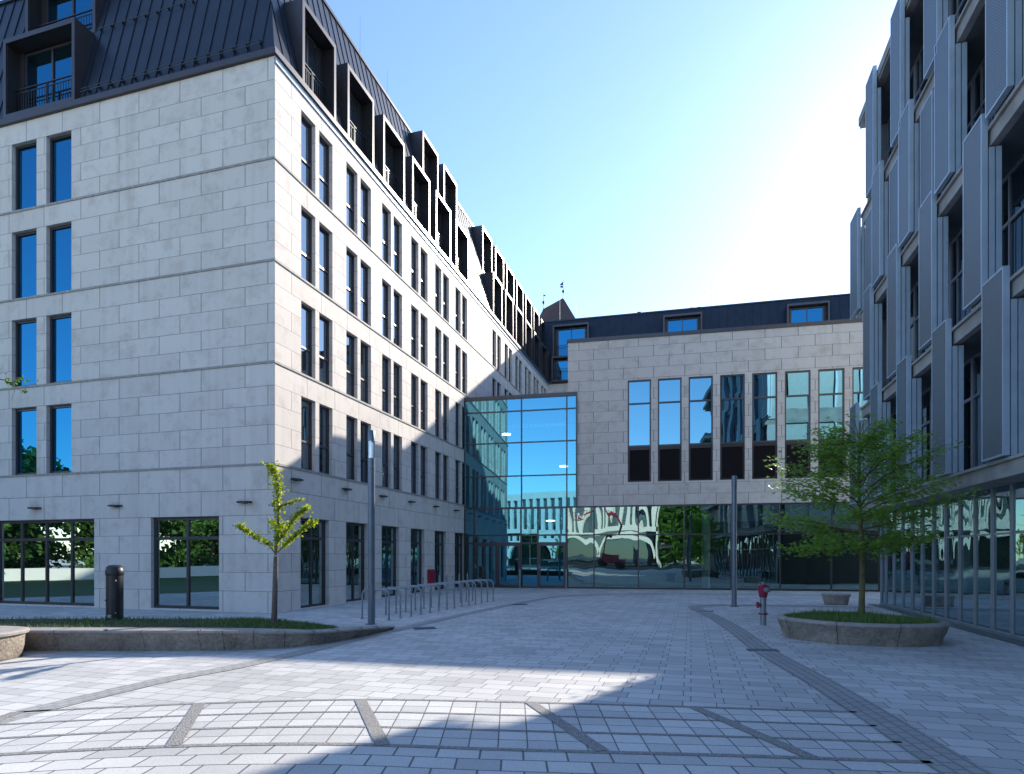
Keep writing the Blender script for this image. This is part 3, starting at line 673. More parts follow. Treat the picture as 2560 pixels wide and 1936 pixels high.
# church-like tower roof behind
T0 = empty('tower', (6.5, 94, 0), 'distant tower with steep brown tiled roof and two finials', 'tower')
P1, P2 = Vector((7.46, 90, 39.2)), Vector((4.76, 93.5, 39.02))
corn = [Vector((10.5, 89.0, 33.6)), Vector((3.8, 85.5, 33.6)), Vector((.9, 99, 33.6)), Vector((8.0, 102, 33.6))]
mb = MB(); ctr = Vector((6.2, 93, 36))
for f_ in ([corn[0], corn[1], P1], [corn[1], corn[2], P2, P1], [corn[2], corn[3], P2], [corn[3], corn[0], P1, P2]):
    c_ = sum(f_, Vector())/len(f_); mb.face(f_, None, c_-ctr)
mb.build('roof', M['tile'], T0)
mb = MB()
for i in range(4):
    a, b = corn[i].lerp(ctr, .06), corn[(i+1) % 4].lerp(ctr, .06)
    mb.face([(a.x, a.y, 0), (b.x, b.y, 0), (b.x, b.y, 33.7), (a.x, a.y, 33.7)], None, (a+b)/2-ctr)
mb.build('tower_wall', M['ledge'], T0)
for P, vane in ((P1, 1), (P2, 0)):
    m = MB(); m.lathe(P.x, P.y, [(.12, P.z-.3), (.05, P.z+.2), (.04, P.z+.7), (.17, P.z+.85), (.2, P.z+1.0), (.12, P.z+1.15), (.03, P.z+1.2), (.02, P.z+2.6)], 12)
    if vane:
        m.box(F((P.x, P.y), (1, 0), (0, 1)), -.42, 0, -.02, .02, P.z+1.5, P.z+1.75); m.face([(P.x-.5, P.y, P.z+1.95), (P.x, P.y, P.z+1.85), (P.x, P.y, P.z+2.4)]); m.box(F((P.x, P.y), (1, 0), (0, 1)), -.42, -.1, -.02, .02, P.z+1.85, P.z+1.95)
    else: m.box(F((P.x, P.y), (1, 0), (0, 1)), 0, .3, -.02, .02, P.z+1.9, P.z+2.1)
    m.build('finial', M['anthra'], T0, True, 40)

# ================================================================== RIGHT BUILDING
D0 = empty('office_building', FD.p(2, 0, 0), 'modern office building with perforated aluminium sliding shutters on the right', 'building')
FL = [3.40, 6.60, 9.87, 13.10, 16.40]; TN, TE = -14, 11.0
mb = MB()
for k, z in enumerate(FL[:-1]):
    mb.box(FD, TN, TE, .16, 1.6, z-.30, z-.02)
    mb.box(FD, TN, TE, .10, .30, z-.02, z+.04)
mb.box(FD, TN, TE+.3, .17, 1.6, 16.30, 16.38); mb.box(FD, TN, TE+.3, .13, .25, 16.381, 16.66)
mb.build('floor_fascia', M['fascia'], D0)
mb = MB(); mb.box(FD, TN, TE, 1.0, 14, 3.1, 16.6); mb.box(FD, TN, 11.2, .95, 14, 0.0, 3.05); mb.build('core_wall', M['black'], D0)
mb = MB(); mb.box(FD, TN, TE, .20, 1.0, 3.29, 3.355); 
mb.face([FD.p(TN, .17, 3.12), FD.p(TE, .17, 3.12), FD.p(TE, .80, 3.27), FD.p(TN, .80, 3.27)], None, Vector((0, 0, -1)))
mb.build('soffit', M['soffit'], D0)
mb = MB()
for z0_, z1_ in zip(FL[:-1], FL[1:]):
    mb.face([FD.p(TN, .3, z1_-.305), FD.p(TE, .3, z1_-.305), FD.p(TE, .95, z1_-.305), FD.p(TN, .95, z1_-.305)], None, Vector((0, 0, -1)))
mb.build('balcony_ceiling', M['soffit'], D0)
# recessed office windows
for k in range(4):
    z0_, z1_ = FL[k]+.04, FL[k+1]-.31
    a = TE-.1; i = 0
    while a > -4:
        window(D0, FD, a-1.29, a-.01, z0_, z1_, .90, M['gl_d'], vs=(a-.45,), hs=(z0_+1.9,), fw=.06, fmat=M['mull'], name='office_window'); a -= 1.29; i += 1
# shutters
def shutter(t0, t1, z0_, z1_, b0, th=.105):
    m = MB()
    m.box(FD, t0, t0+.035, b0, b0+th, z0_, z1_); m.box(FD, t1-.035, t1, b0, b0+th, z0_, z1_)
    m.box(FD, t0+.035, t1-.035, b0, b0+th, z0_, z0_+.035); m.box(FD, t0+.035, t1-.035, b0, b0+th, z1_-.035, z1_)
    m.box(FD, (t0+t1)/2-.008, (t0+t1)/2+.008, b0+.02, b0+th-.02, z0_+.035, z1_-.035)
    o = m.build('shutter', M['alu'], D0)
    g = MB(); g.box(FD, t0+.036, t1-.036, b0+.006, b0+.012, z0_+.036, z1_-.036); g.build('perforated_sheet', M['perf'], o)
    return o
PZ = [(3.46, 6.87), (6.72, 10.2), (9.99, 13.4), (13.15, 16.77)]
front = [[11.08-2.58*i for i in range(7)], [9.34-2.575*i for i in range(6)], [10.88-2.57*i for i in range(6)], [9.02-2.58*i for i in range(6)]]
for k in range(4):
    z0_, z1_ = PZ[k]
    for j, t in enumerate(front[k]):
        wd = .86 if (k, j) != (2, 0) else 1.02
        shutter(t, t+wd, z0_, z1_, 0)
        zz0, zz1 = FL[k]+.06, FL[k+1]-.34
        for bb in ((.125, .240) if k != 3 else (.125,)): shutter(t+.0, t+min(wd, .8), zz0, zz1, bb, .095)
for t in (9.58, 7.05, 4.54): shutter(t, t+.82, FL[2]+.06, FL[3]-.34, .125, .095)
for t in (10.15, 7.4): shutter(t, t+.3, FL[3]+.06, FL[4]-.2, .36, .10)
# side end wall returns
mb = MB()
for k in range(4): mb.box(FD, TE-.1, TE+.0, .32, .99, FL[k]+.04, FL[k+1]-.31)
mb.build('end_wall', M['mull'], D0)
FE = F(FD.p(11.0, .95, 0)[:2], FD.b, (-FD.a[0], -FD.a[1]))       # the end facade that faces the hall
mb = MB(); mp_ = MB(); mf_ = MB()
for k in range(4):
    mb.box(FE, .1, 13, -.22, -.01, FL[k]-.3, FL[k]+.55)
    for j in range(9):
        mp_.box(FE, .3+j*1.4, 1.6+j*1.4, -.1, -.02, FL[k]+.56, FL[k+1]-.31)
        mf_.box(FE, 1.61+j*1.4, 1.69+j*1.4, -.2, -.02, FL[k]+.56, FL[k+1]-.31)
mb.box(FE, .1, 13, -.22, -.01, 16.05, 16.6)
mb.build('end_facade_band', M['fascia'], D0); mp_.build('end_facade_panel', M['paleglass'], D0); mf_.build('end_facade_mullion', M['alu'], D0)
# ground floor glazing: mullions every .83
vs = [2.30+.835*k for k in range(-12, 11)] + [11.15]
m = MB(); bgz = .793
for v in vs: m.box(FD, v-.026, v+.026, bgz-.035, bgz+.08, .06, 3.27)
m.box(FD, vs[0], TE, bgz-.06, bgz+.06, 3.16, 3.269); m.box(FD, vs[0], 11.2, bgz-.05, bgz+.08, 0, .07)
for j in range(len(vs)-1): m.box(FD, vs[j]+.028, vs[j+1]-.028, bgz-.012, bgz+.03, 2.09, 2.13)
o = m.build('glazing_frame', M['mull'], D0)
g = MB()
for j in range(len(vs)-1):
    for z0_, z1_ in ((.07, 2.09), (2.13, 3.16)):
        t1, t2 = rnd.uniform(-.004, .004), rnd.uniform(-.003, .003)
        g.face([FD.p(vs[j]+.028, bgz+.01+t1, z0_), FD.p(vs[j+1]-.028, bgz+.01-t1, z0_), FD.p(vs[j+1]-.028, bgz+.01-t1+t2, z1_), FD.p(vs[j]+.028, bgz+.01+t1+t2, z1_)], None, FD.d(0, -1))
g.build('pane', M['gl_dg'], o)
m = MB(); m.box(FD, -14, 11.2, bgz-.40, bgz-.1, 0, .02); tag(m.build('kerb_strip', M['soffit']), kind='structure')

# ================================================================== LOW CURVED WALL + LAWN
path = [(-12.5, 10.72, .375), (-8.9, 10.72, .375), (-7.4, 10.72, .375), (-5.7, 10.73, .37), (-5.01, 10.78, .36), (-4.4, 10.95, .33), (-3.8, 11.25, .285), (-3.46, 11.69, .245), (-3.12, 12.34, .21), (-2.89, 13.07, .15), (-2.65, 13.82, .085)]
pp = catmull([(a, b) for a, b, c in path], 12); hh = catmull([(c, 0) for a, b, c in path], 12)
W1 = empty('low_wall', (-7.4, 10.75, 0), 'low curved sandstone retaining wall edging the raised lawn', 'wall')
mf, mc = MB(), MB(); rows = []; caprows = []
for i, p in enumerate(pp):
    t = (pp[min(i+1, len(pp)-1)]-pp[max(i-1, 0)]).normalized(); o_ = Vector((t.y, -t.x, 0)); h = hh[i].x; lean = .13*h/.375
    r = []
    for j in range(8):
        k = j/7; jit = (noise.noise(Vector((p.x*9, p.y*9, k*5)))*.022+noise.noise(Vector((p.x*25, p.y*25, k*12)))*.012)*(1 if 0 < j < 7 else .2)
        q = p+o_*(lean*k**1.3+jit); r.append((q.x, q.y, (h-.05 if h > .12 else h*.6)*k))
    rows.append(r)
    cz_ = h-.05 if h > .12 else h*.6
    c = []
    for off, z in ((lean*.9, cz_), (lean+.025, cz_+.005), (lean+.03, h-.02), (lean+.012, h-.002), (lean-.03, h), (lean-.42, h), (lean-.43, 0)):
        q = p+o_*off; c.append((q.x, q.y, z))
    caprows.append(c)
mf.rings(rows, False); mc.rings(caprows, False)
mf.face(list(reversed(rows[-1]))+[(pp[-1].x-.3, pp[-1].y+.05, 0)])
mf.build('rough_face', M['block'], W1, True); mc.build('coping', M['cap'], W1, True, 35)
jm = MB()                                                       # joints
for i in (20, 31, 40, 48, 57, 66, 75, 86, 97, 108):
    if i < len(rows):
        t = (pp[min(i+1, len(pp)-1)]-pp[i-1]).normalized()
        for r, q in ((rows[i], .004),):
            o_ = Vector((t.y, -t.x, 0))*.018
            for j in range(7):
                a, b = Vector(r[j])+o_, Vector(r[j+1])+o_
                jm.face([a-t*.003, a+t*.003, b+t*.003, b-t*.003])
        c = caprows[i]
        for j in range(5):
            a, b = Vector(c[j]), Vector(c[j+1]); o_ = Vector((t.y, -t.x, .6))*.003
            jm.face([a-t*.005+o_, a+t*.005+o_, b+t*.005+o_, b-t*.005+o_])
jm.build('joint', M['anthra'], W1)
cl = MB()                                                       # small steel skate stops on the coping
for i in (14, 27, 41, 53, 64, 75, 86, 97, 107):
    if i < len(pp):
        t = (pp[min(i+1, len(pp)-1)]-pp[i-1]).normalized(); o_ = Vector((t.y, -t.x, 0)); h = hh[i].x; lean = .13*h/.375
        fr = F((pp[i].x, pp[i].y), (t.x, t.y), (o_.x, o_.y)); cl.box(fr, -.012, .012, lean-.06, lean+.04, h-.03, h+.018)
cl.build('skate_stop', M['galv'], W1)
# lawn sheet behind the coping
m = MB(); back = []
lawnfront = []
for i in range(0, len(pp)-30):
    t = (pp[i+1]-pp[max(i-1, 0)]).normalized(); o_ = Vector((t.y, -t.x, 0)); lawnfront.append(pp[i]-o_*.24)
def backy(x): return 12.85 - max(0, (x+5.2))*.30
nL = len(lawnfront); pr = None; LAWN = []
for i, p in enumerate(lawnfront):
    bx = p.x-.15; by = max(backy(bx), p.y+.02); h = hh[i].x-.02
    r = [(p.x, p.y, h), ((p.x+bx)/2, (p.y+by)/2, h+.01), (bx, by, h*.95), (bx, by+.12, 0)]
    LAWN.append((p.x, p.y, bx, by, h)); 
    if pr:
        for j in range(3): m.face([pr[j], r[j], r[j+1], pr[j+1]], None, Vector((0, .2, 1)))
    pr = r
tag(m.build('lawn_ground', M['soil']), kind='structure')
m = MB()
for i in range(9500):
    L = LAWN[rnd.randrange(len(LAWN))]
    if L[3]-L[1] < .15: continue
    k = rnd.random()**.8; x = L[0]+(L[2]-L[0])*k+rnd.uniform(-.12, .12); y = L[1]+.02+(L[3]-L[1]-.03)*k; z = L[4]
    h = rnd.uniform(.035, .085); a = rnd.uniform(0, 6.28); w_ = .006; lx, ly = rnd.gauss(0, .022), rnd.gauss(0, .022)
    m.face([(x-w_*math.cos(a), y-w_*math.sin(a), z-.01), (x+w_*math.cos(a), y+w_*math.sin(a), z-.01), (x+lx, y+ly, z+h)])
tag(m.build('grass', M['grassm']), 'short mown grass on the raised lawn behind the low curved wall', 'grass', kind='stuff')

# ================================================================== STREET FURNITURE
def lampp(x, y, h, d, top, lab):
    e = empty('lamp_post', (x, y, 0), lab, 'lamp post', None); r = d/2
    m = MB(); m.lathe(x, y, [(r+.06, 0), (r+.06, .012), (r, .013), (r, h-.95)], 24); 
    m.lathe(x, y, [(r*.985, h-.95), (r*.985, h-.94)], 24)
    m.build('pole', M['post'], e, True, 40)
    m = MB(); m.box(F((x, y), (1, 0), (0, 1)), -.04, .04, -r-.004, -r+.01, .55, .95); m.build('service_hatch', M['post'], e)
    if top == 'glass':
        m = MB(); m.lathe(x, y, [(r, h-.935), (r, h-.68)], 24); m.build('collar', M['post'], e, True, 40)
        m = MB(); m.lathe(x, y, [(r*.96, h-.68), (r*.96, h-.26)], 24, False, False); m.build('lamp_glass', M['gl_lamp'], e, True)
        m = MB(); m.lathe(x, y, [(.012, h-.68), (.022, h-.60), (.03, h-.40), (.016, h-.28)], 12); m.build('bulb', M['white'], e, True)
        m = MB(); m.lathe(x, y, [(r, h-.27), (r, h-.03), (r*.9, h-.02)], 24); m.lathe(x, y, [(.03, h-.02), (.03, h)], 10); m.build('lamp_cap', M['post'], e, True, 40)
    else:
        m = MB(); m.lathe(x, y, [(r, h-.935), (r, h-.36)], 24); m.build('collar', M['post'], e, True, 40)
        m = MB(); m.lathe(x, y, [(r*.97, h-.36), (r*.97, h-.12)], 24)
        for j in range(16):
            t = 2*math.pi*j/16; fr = F((x, y), (math.cos(t), math.sin(t)), (-math.sin(t), math.cos(t))); m.box(fr, r*.9, r*1.03, -.006, .006, h-.36, h-.12)
        m.build('lamp_grille', M['post'], e); m = MB(); m.lathe(x, y, [(r*1.04, h-.12), (r*1.04, h-.03), (r*.7, h)], 24); m.build('lamp_cap', M['post'], e, True, 40)
    return e
lampp(-3.39, 14.9, 4.68, .168, 'glass', 'tall round lamp post with clear glass head behind the low wall')
lampp(7.21, 20.05, 4.25, .165, 'grille', 'slim closed-top lamp post standing left of the maple tree')

e = empty('bollard', (-8.1, 12.6, .3), 'thick black cylindrical bollard with domed cap standing on the lawn', 'bollard')
m = MB(); m.lathe(-8.1, 12.6, [(.155, .25), (.155, 1.25)], 32); m.build('body', M['anthra'], e, True, 40)
m = MB(); m.lathe(-8.1, 12.6, [(.158, 1.25), (.168, 1.27), (.168, 1.36), (.155, 1.38), (.15, 1.42), (.11, 1.455), (.04, 1.465)], 32); m.build('cap', M['anthra'], e, True, 40)
m = MB(); m.box(F((-8.1, 12.6), (1, 0), (0, 1)), -.05, .03, -.16, -.15, .40, .46)
for x, z in ((.105, 1.15), (-.11, .75), (.1, .5)): m.box(F((-8.1, 12.6), (1, 0), (0, 1)), x-.008, x+.008, -.14, -.115, z-.015, z+.015)
m.build('fitting', M['galv'], e)

# bike hoops
legs = [(-3.15, 15.82), (-2.95, 16.34), (-2.75, 16.85), (-2.56, 17.35), (-2.37, 17.88), (-2.18, 18.40), (-1.99, 18.92), (-1.81, 19.45), (-1.62, 19.97), (-1.43, 20.5), (-1.24, 21.02), (-1.06, 21.5), (-.87, 21.98), (-.68, 22.45)]
ho = None
for i, (x, y) in enumerate(legs):
    lab = f'grey steel bike hoop, {ordn[i]} from the lamp post' + (', nearest the entrance' if i == 13 else ', nearest the camera' if i == 0 else ' in its row')
    if i == 0:
        ho = empty('bike_hoop', (x, y, 0), lab, 'bike hoop', 'steel bike hoops in a row')
        ux, uy = nrm(-.76, .34); L = .84; pts = [(x, y, 0), (x, y, .62)]
        for j in range(1, 7): t = math.pi/2*j/6; pts.append((x+ux*.15*(1-math.cos(t)), y+uy*.15*(1-math.cos(t)), .62+.15*math.sin(t)))
        for j in range(0, 6): t = math.pi/2*j/6; pts.append((x+ux*(L-.15+.15*math.sin(t)), y+uy*(L-.15+.15*math.sin(t)), .62+.15*math.cos(t)))
        pts += [(x+ux*L, y+uy*L, .62), (x+ux*L, y+uy*L, 0)]
        m = MB(); m.tube(pts, .024, 12); tb = m.build('tube', M['galv'], ho, True, 60)
        for k, (xx, yy) in enumerate(((x, y), (x+ux*L, y+uy*L))):
            m = MB(); m.lathe(xx, yy, [(.06, 0), (.06, .01), (.03, .014)], 16); m.build('foot_plate', M['galv'], ho, True, 40)
        kids = list(ho.children)
    else:
        c = ho.copy(); col.objects.link(c); c.location = (x, y, 0); c.rotation_euler = (0, 0, rnd.uniform(-.03, .03)); c['label'] = lab
        for k in kids: d_ = k.copy(); col.objects.link(d_); d_.parent = c
# steel posts
for i, (x, y, h, lab) in enumerate([(-3.56, 24.8, .8, 'slim steel post in front of the first ground-floor door on the street side'), (-3.15, 26.8, .8, 'slim steel post standing next to the red wall cabinet'),
                                    (-2.94, 27.9, .8, 'slim steel post right of the second ground-floor door on the street side'), (-2.5, 29.2, .8, 'slim steel post before the last ground-floor window'), (-2.2, 30.4, .8, 'slim steel post beside the left edge of the atrium'),
                                    (FC.p(2.62, -.35, 0)[0], FC.p(2.62, -.35, 0)[1], .98, 'slim steel post between the two entrance doors'), (FC.p(4.98, -.35, 0)[0], FC.p(4.98, -.35, 0)[1], .98, 'slim steel post right of the single entrance door')]):
    e = empty('steel_post', (x, y, 0), lab, 'post', 'slim steel posts by the doors')
    m = MB(); m.lathe(x, y, [(.035, 0), (.035, h-.02), (.025, h)], 14); m.build('shaft', M['galv'], e, True, 40)
    m = MB(); m.lathe(x, y, [(.07, 0), (.07, .012)], 16); m.build('foot_plate', M['galv'], e)

# hydrant
hx, hy = 5.99, 14.74
e = empty('fire_hydrant', (hx, hy, 0), 'pillar fire hydrant with red head on a bare steel pipe', 'hydrant')
m = MB(); m.lathe(hx, hy, [(.072, 0), (.072, .66)], 24); m.build('pipe', M['galv'], e, True, 40)
m = MB(); m.lathe(hx, hy, [(.088, .66), (.092, .68), (.135, .90), (.138, .93), (.10, .935), (.085, .965), (.04, .97)], 12); m.build('head', M['red'], e, True, 30)
m = MB(); m.lathe(hx, hy, [(.036, .97), (.036, 1.0), (.03, 1.02), (.022, 1.03)], 6); m.build('spindle', M['galv'], e)
m = MB()
for k, dx in enumerate((.02,)):
    c_ = Vector((hx+dx, hy-.115, .845)); m.tube([c_, c_+Vector((0, -.035, 0))], [.058, .058], 20)
    m.tube([c_+Vector((0, -.035, 0)), c_+Vector((0, -.05, 0))], [.03, .028], 12)
m.tube([Vector((hx+.11, hy, .84)), Vector((hx+.16, hy+.02, .84))], [.055, .055], 16)
m.build('outlet_cap', M['galv'], e, True, 40)
m = MB(); m.lathe(hx, hy, [(.076, .245), (.095, .25), (.095, .285), (.076, .29)], 24); m.box(F((hx, hy), (1, 0), (0, 1)), -.105, -.085, -.02, .02, .25, .285); m.box(F((hx, hy), (1, 0), (0, 1)), .085, .105, -.02, .02, .25, .285); m.build('red_collar', M['red'], e, True, 40)
m = MB(); m.tube([Vector((hx-.07, hy, .48)), Vector((hx-.115, hy, .48))], .035, 14); m.build('side_outlet', M['anthra'], e, True, 40)
m = MB(); m.tube([Vector((hx-.115, hy, .48)), Vector((hx-.14, hy, .48))], .078, 18); m.build('side_cap', M['red'], e, True, 40)

# stone seats: tapered rounded blocks
def seat(cx, cy, rx, ry, h, flare, rot, lab, nse=40):
    e = empty('stone_bench', (cx, cy, 0), lab, 'stone bench', None)
    def ring(k, z, jit=0):
        r = []
        for j in range(nse):
            t = 2*math.pi*j/nse; ct, st = math.cos(t), math.sin(t)
            px = rx*k*abs(ct)**.8*(1 if ct > 0 else -1); py = ry*k*abs(st)**.8*(1 if st > 0 else -1)
            n_ = 1+jit*(noise.noise(Vector((cx+px*7, cy+py*7, z*9)))*.02+noise.noise(Vector((cx+px*20, cy+py*20, z*22)))*.014)
            x_, y_ = px*n_, py*n_; r.append((cx+x_*math.cos(rot)-y_*math.sin(rot), cy+x_*math.sin(rot)+y_*math.cos(rot), z))
        return r
    m = MB(); zz = [0, .08, .15, .22, .30]; m.rings([ring(1-flare*(1-z/h), z*h/.36, 1) for z in zz], True, True, False); m.build('rough_body', M['block'], e, True)
    m = MB(); z0_ = .30*h/.36
    m.rings([ring(1-flare*.16, z0_), ring(1.02, z0_+.01), ring(1.03, h-.03), ring(1.0, h-.006), ring(.96, h), ring(.5, h+.002), ring(.05, h+.002)], True, False, True); m.build('smooth_seat', M['cap'], e, True, 50)
seat(-8.90, 9.75, 1.0, .78, .46, .07, .1, 'large tapered sandstone bench cut by the left edge of the picture')
seat(10.98, 20.95, .44, .36, .37, .20, -.2, 'small tapered stone bench by the far glazing behind the planter', 32)

# planter
outl = [(5.42, 12.50), (5.62, 13.05), (6.15, 13.45), (6.85, 13.62), (7.5, 13.45), (8.0, 12.85), (8.22, 12.1), (8.12, 11.45), (7.75, 11.15), (7.2, 11.05), (6.6, 11.12), (6.0, 11.42), (5.6, 11.95)]
def smooth_closed(pts, n=7):
    P = [Vector((*p, 0)) for p in pts]; o = []; L = len(P)
    for i in range(L):
        a, b, c, d = P[i-1], P[i], P[(i+1) % L], P[(i+2) % L]
        for k in range(n):
            t = k/n; o.append(.5*((2*b)+(c-a)*t+(2*a-5*b+4*c-d)*t*t+(3*b-a-3*c+d)*t**3))
    return o
ol = smooth_closed(outl); cen = sum(ol, Vector())/len(ol)
def oring(off, z, jit=0):
    r = []; n_ = len(ol)
    for i, p in enumerate(ol):
        t = (ol[(i+1) % n_]-ol[i-1]).normalized(); o_ = Vector((t.y, -t.x, 0))
        if o_.dot(p-cen) < 0: o_ = -o_
        j = jit*(noise.noise(Vector((p.x*8, p.y*8, z*9)))*.02+noise.noise(Vector((p.x*24, p.y*24, z*24)))*.012)
        q = p+o_*(off+j); r.append((q.x, q.y, z))
    return r
PL = empty('stone_planter', (cen.x, cen.y, 0), 'raised boat-shaped stone planter with grass around the maple', 'planter')
m = MB(); m.rings([oring(-.13+.13*(z/.37)**1.3, z, 0 if z in (0,) else 1) for z in (0, .06, .12, .18, .24, .30, .36)], True); m.build('rough_face', M['block'], PL, True)
m = MB(); m.rings([oring(-.01, .35), oring(.012, .365), oring(.015, .40), oring(-.01, .42), oring(-.14, .42), oring(-.16, .36)], True); m.build('rim', M['cap'], PL, True, 45)
m = MB(); inner = oring(-.155, .385); m.face([tuple(p) for p in inner], None, Vector((0, 0, 1))); m.build('soil', M['soil'], PL)
jm = MB()
for i in (3, 17, 30, 44, 55, 66, 77, 88):
    i = i % len(ol); a = [oring(o_, z)[i] for o_, z in ((-.115, .0), (-.06, .2), (.012, .36), (.03, .40), (.004, .424), (-.13, .424))]
    t = (ol[(i+1) % len(ol)]-ol[i-1]).normalized()*.005; out_ = (Vector(a[2])-cen); out_.z = 0; out_ = out_.normalized()*.012
    for j in range(5): p, q = Vector(a[j])+out_*(1 if j < 3 else .1), Vector(a[j+1])+out_*(1 if j < 2 else .1); jm.face([p-t, p+t, q+t, q-t])
jm.build('joint', M['anthra'], PL)
m = MB(); c2 = 0
def inside(x, y, poly):
    r = False; j = len(poly)-1
    for i in range(len(poly)):
        if (poly[i][1] > y) != (poly[j][1] > y) and x < (poly[j][0]-poly[i][0])*(y-poly[i][1])/(poly[j][1]-poly[i][1])+poly[i][0]: r = not r
        j = i
    return r
while c2 < 9000:
    x, y = rnd.uniform(5.4, 8.3), rnd.uniform(11, 13.7)
    if not inside(x, y, inner): continue
    c2 += 1; d_ = math.hypot(x-7.3, y-12.9)
    h = rnd.uniform(.02, .07)*(1+1.4*noise.noise(Vector((x*2.2, y*2.2, 0)))) + .05*max(0, 1-((x-6.8)/1.3)**2) + (rnd.random() < .035)*rnd.uniform(.05, .16) + max(0, .12-d_)*2.2*rnd.random()
    a = rnd.uniform(0, 6.28); w_ = .005; lx, ly = rnd.gauss(0, .03), rnd.gauss(0, .03)
    m.face([(x-w_*math.cos(a), y-w_*math.sin(a), .38), (x+w_*math.cos(a), y+w_*math.sin(a), .38), (x+lx, y+ly, .385+h)])
tag(m.build('grass', M['grassm']), 'uneven grass growing in the stone planter around the maple trunk', 'grass', kind='stuff')

# ================================================================== TREES
def leaf_maple(m, p, nrm_, size, rng):
    n_ = nrm_.normalized(); a = rng.uniform(0, 6.28); x = n_.orthogonal().normalized(); y = n_.cross(x)
    x, y = x*math.cos(a)+y*math.sin(a), y*math.cos(a)-x*math.sin(a)
    pts = []
    for k, (ang, r) in enumerate(((-.5, .35), (-1.15, .8), (-.75, .42), (0.0+-.42, .85), (-.2, .5), (0, 1.1), (.2, .5), (.42, .85), (.75, .42), (1.15, .8), (.5, .35), (math.pi, .12))):
        an = ang*1.35 if k < 11 else ang
        pts.append(p + (x*math.cos(an) + y*math.sin(an))*r*size - n_*(abs(math.sin(an))*.22*r*size))
    m.face([pts[i] for i in (11, 0, 1, 2, 3, 4, 5)]); m.face([pts[i] for i in (11, 5, 6, 7, 8, 9, 10)])
    return
tr = random.Random(21)
TR = empty('maple_tree', (7.3, 12.9, .38), 'young green maple with layered crown growing from the stone planter', 'tree')
tk = MB(); base = Vector((7.3, 12.9, .36)); top = Vector((7.27, 12.95, 4.45))
trunkpts = [base+(top-base)*k+Vector((math.sin(k*7)*.03, math.cos(k*5)*.02, 0)) for k in [i/14 for i in range(15)]]
tk.tube(trunkpts, [.075 if i == 0 else .062-.047*(i/14)**1.1 for i in range(15)], 14)
lf = MB()
def onspray(c, L, up, dirv, n_, size):
    for _ in range(n_):
        a = tr.gauss(0, 1); b = tr.gauss(0, 1); q = c + dirv*a*L*.45 + dirv.cross(Vector((0, 0, 1)))*b*L*.38 + Vector((0, 0, tr.gauss(0, L*.34)))
        nn = Vector((tr.gauss(0, .45), tr.gauss(0, .45)-.25, 1)); leaf_maple(lf, q, nn, size*tr.uniform(.7, 1.2), tr)
spec = [  # height on trunk, azimuth deg (0=+X, 90=+Y away), length, rise
 (1.75, 182, 1.5, .0), (1.85, 10, 1.05, .05), (1.8, 270, .9, .0), (1.95, 215, 1.2, -.12), (2.0, 320, 1.2, .0), (1.95, 100, 1.2, .1),
 (2.1, 178, 1.7, .35), (2.15, 20, 1.6, .35), (2.15, 145, 1.6, .2), (2.2, 60, 1.6, .4), (2.3, 250, 1.4, .25), (2.35, 345, 1.75, .45),
 (2.45, 190, 1.6, .75), (2.5, 5, 1.95, .65), (2.55, 120, 1.6, .6), (2.6, 290, 1.3, .5), (2.65, 220, 1.4, .5), (2.7, 30, 1.6, .8),
 (2.85, 172, 1.55, .75), (2.9, 350, 1.55, .95), (2.95, 80, 1.3, .8), (3.0, 260, 1.1, .7), (3.1, 200, 1.15, .8), (3.15, 15, 1.4, 1.0),
 (3.3, 160, 1.0, .75), (3.35, 320, 1.0, .7), (3.5, 45, .9, .6), (3.6, 185, .8, .6), (3.7, 270, .6, .5), (3.85, 120, .45, .5), (3.9, 0, .45, .45)]
for (h, az, L, rise) in spec:
    L *= .93
    k = (h-.36)/(4.45-.36); p0 = base+(top-base)*k; d_ = Vector((math.cos(R(az)), math.sin(R(az)), 0))
    pts = []; sd_ = d_.cross(Vector((0, 0, 1)))
    bend = tr.uniform(-.25, .25)
    for i in range(9):
        t = i/8; pts.append(p0+d_*L*t+sd_*bend*t*t*L*.6+Vector((0, 0, rise*(t**.8)+.02*math.sin(t*9+az))))
    tk.tube(pts, [.017*(1-t/9*.8)*(.6+L/3) for t in range(9)], 7)
    for i in range(2, 9):
        t = i/8; c = pts[i]
        for s_ in ((-1, 1) if i < 8 else (0,)):
            L2 = L*.34*(1-.45*t)+.10; dd = (d_*.75+sd_*s_*tr.uniform(.6, 1.1)+Vector((0, 0, .12))).normalized(); e2 = c+dd*L2*tr.uniform(.6, 1.1)
            tk.tube([c, c.lerp(e2, .5)+Vector((0, 0, .015)), e2], [.007, .005, .003], 5)
            if tr.random() < .80: onspray(e2, .25, 0, dd, int(tr.uniform(17, 28)), .092)
            if tr.random() < .55: onspray(c.lerp(e2, .5), .18, 0, dd, 10, .085)
for c_, nn_ in ((Vector((7.05, 12.9, 4.5)), 12), (Vector((7.45, 12.9, 4.5)), 12), (Vector((6.75, 12.9, 4.38)), 10), (Vector((7.8, 12.95, 4.42)), 10)):
    tk.tube([top-Vector((0, 0, .35)), top.lerp(c_, .5), c_], [.01, .007, .004], 5); onspray(c_, .2, 0, Vector((1, 0, 0)), nn_+6, .078)
tk.build('trunk', M['bark'], TR, True, 60); lf.build('crown', M['maple'], TR)

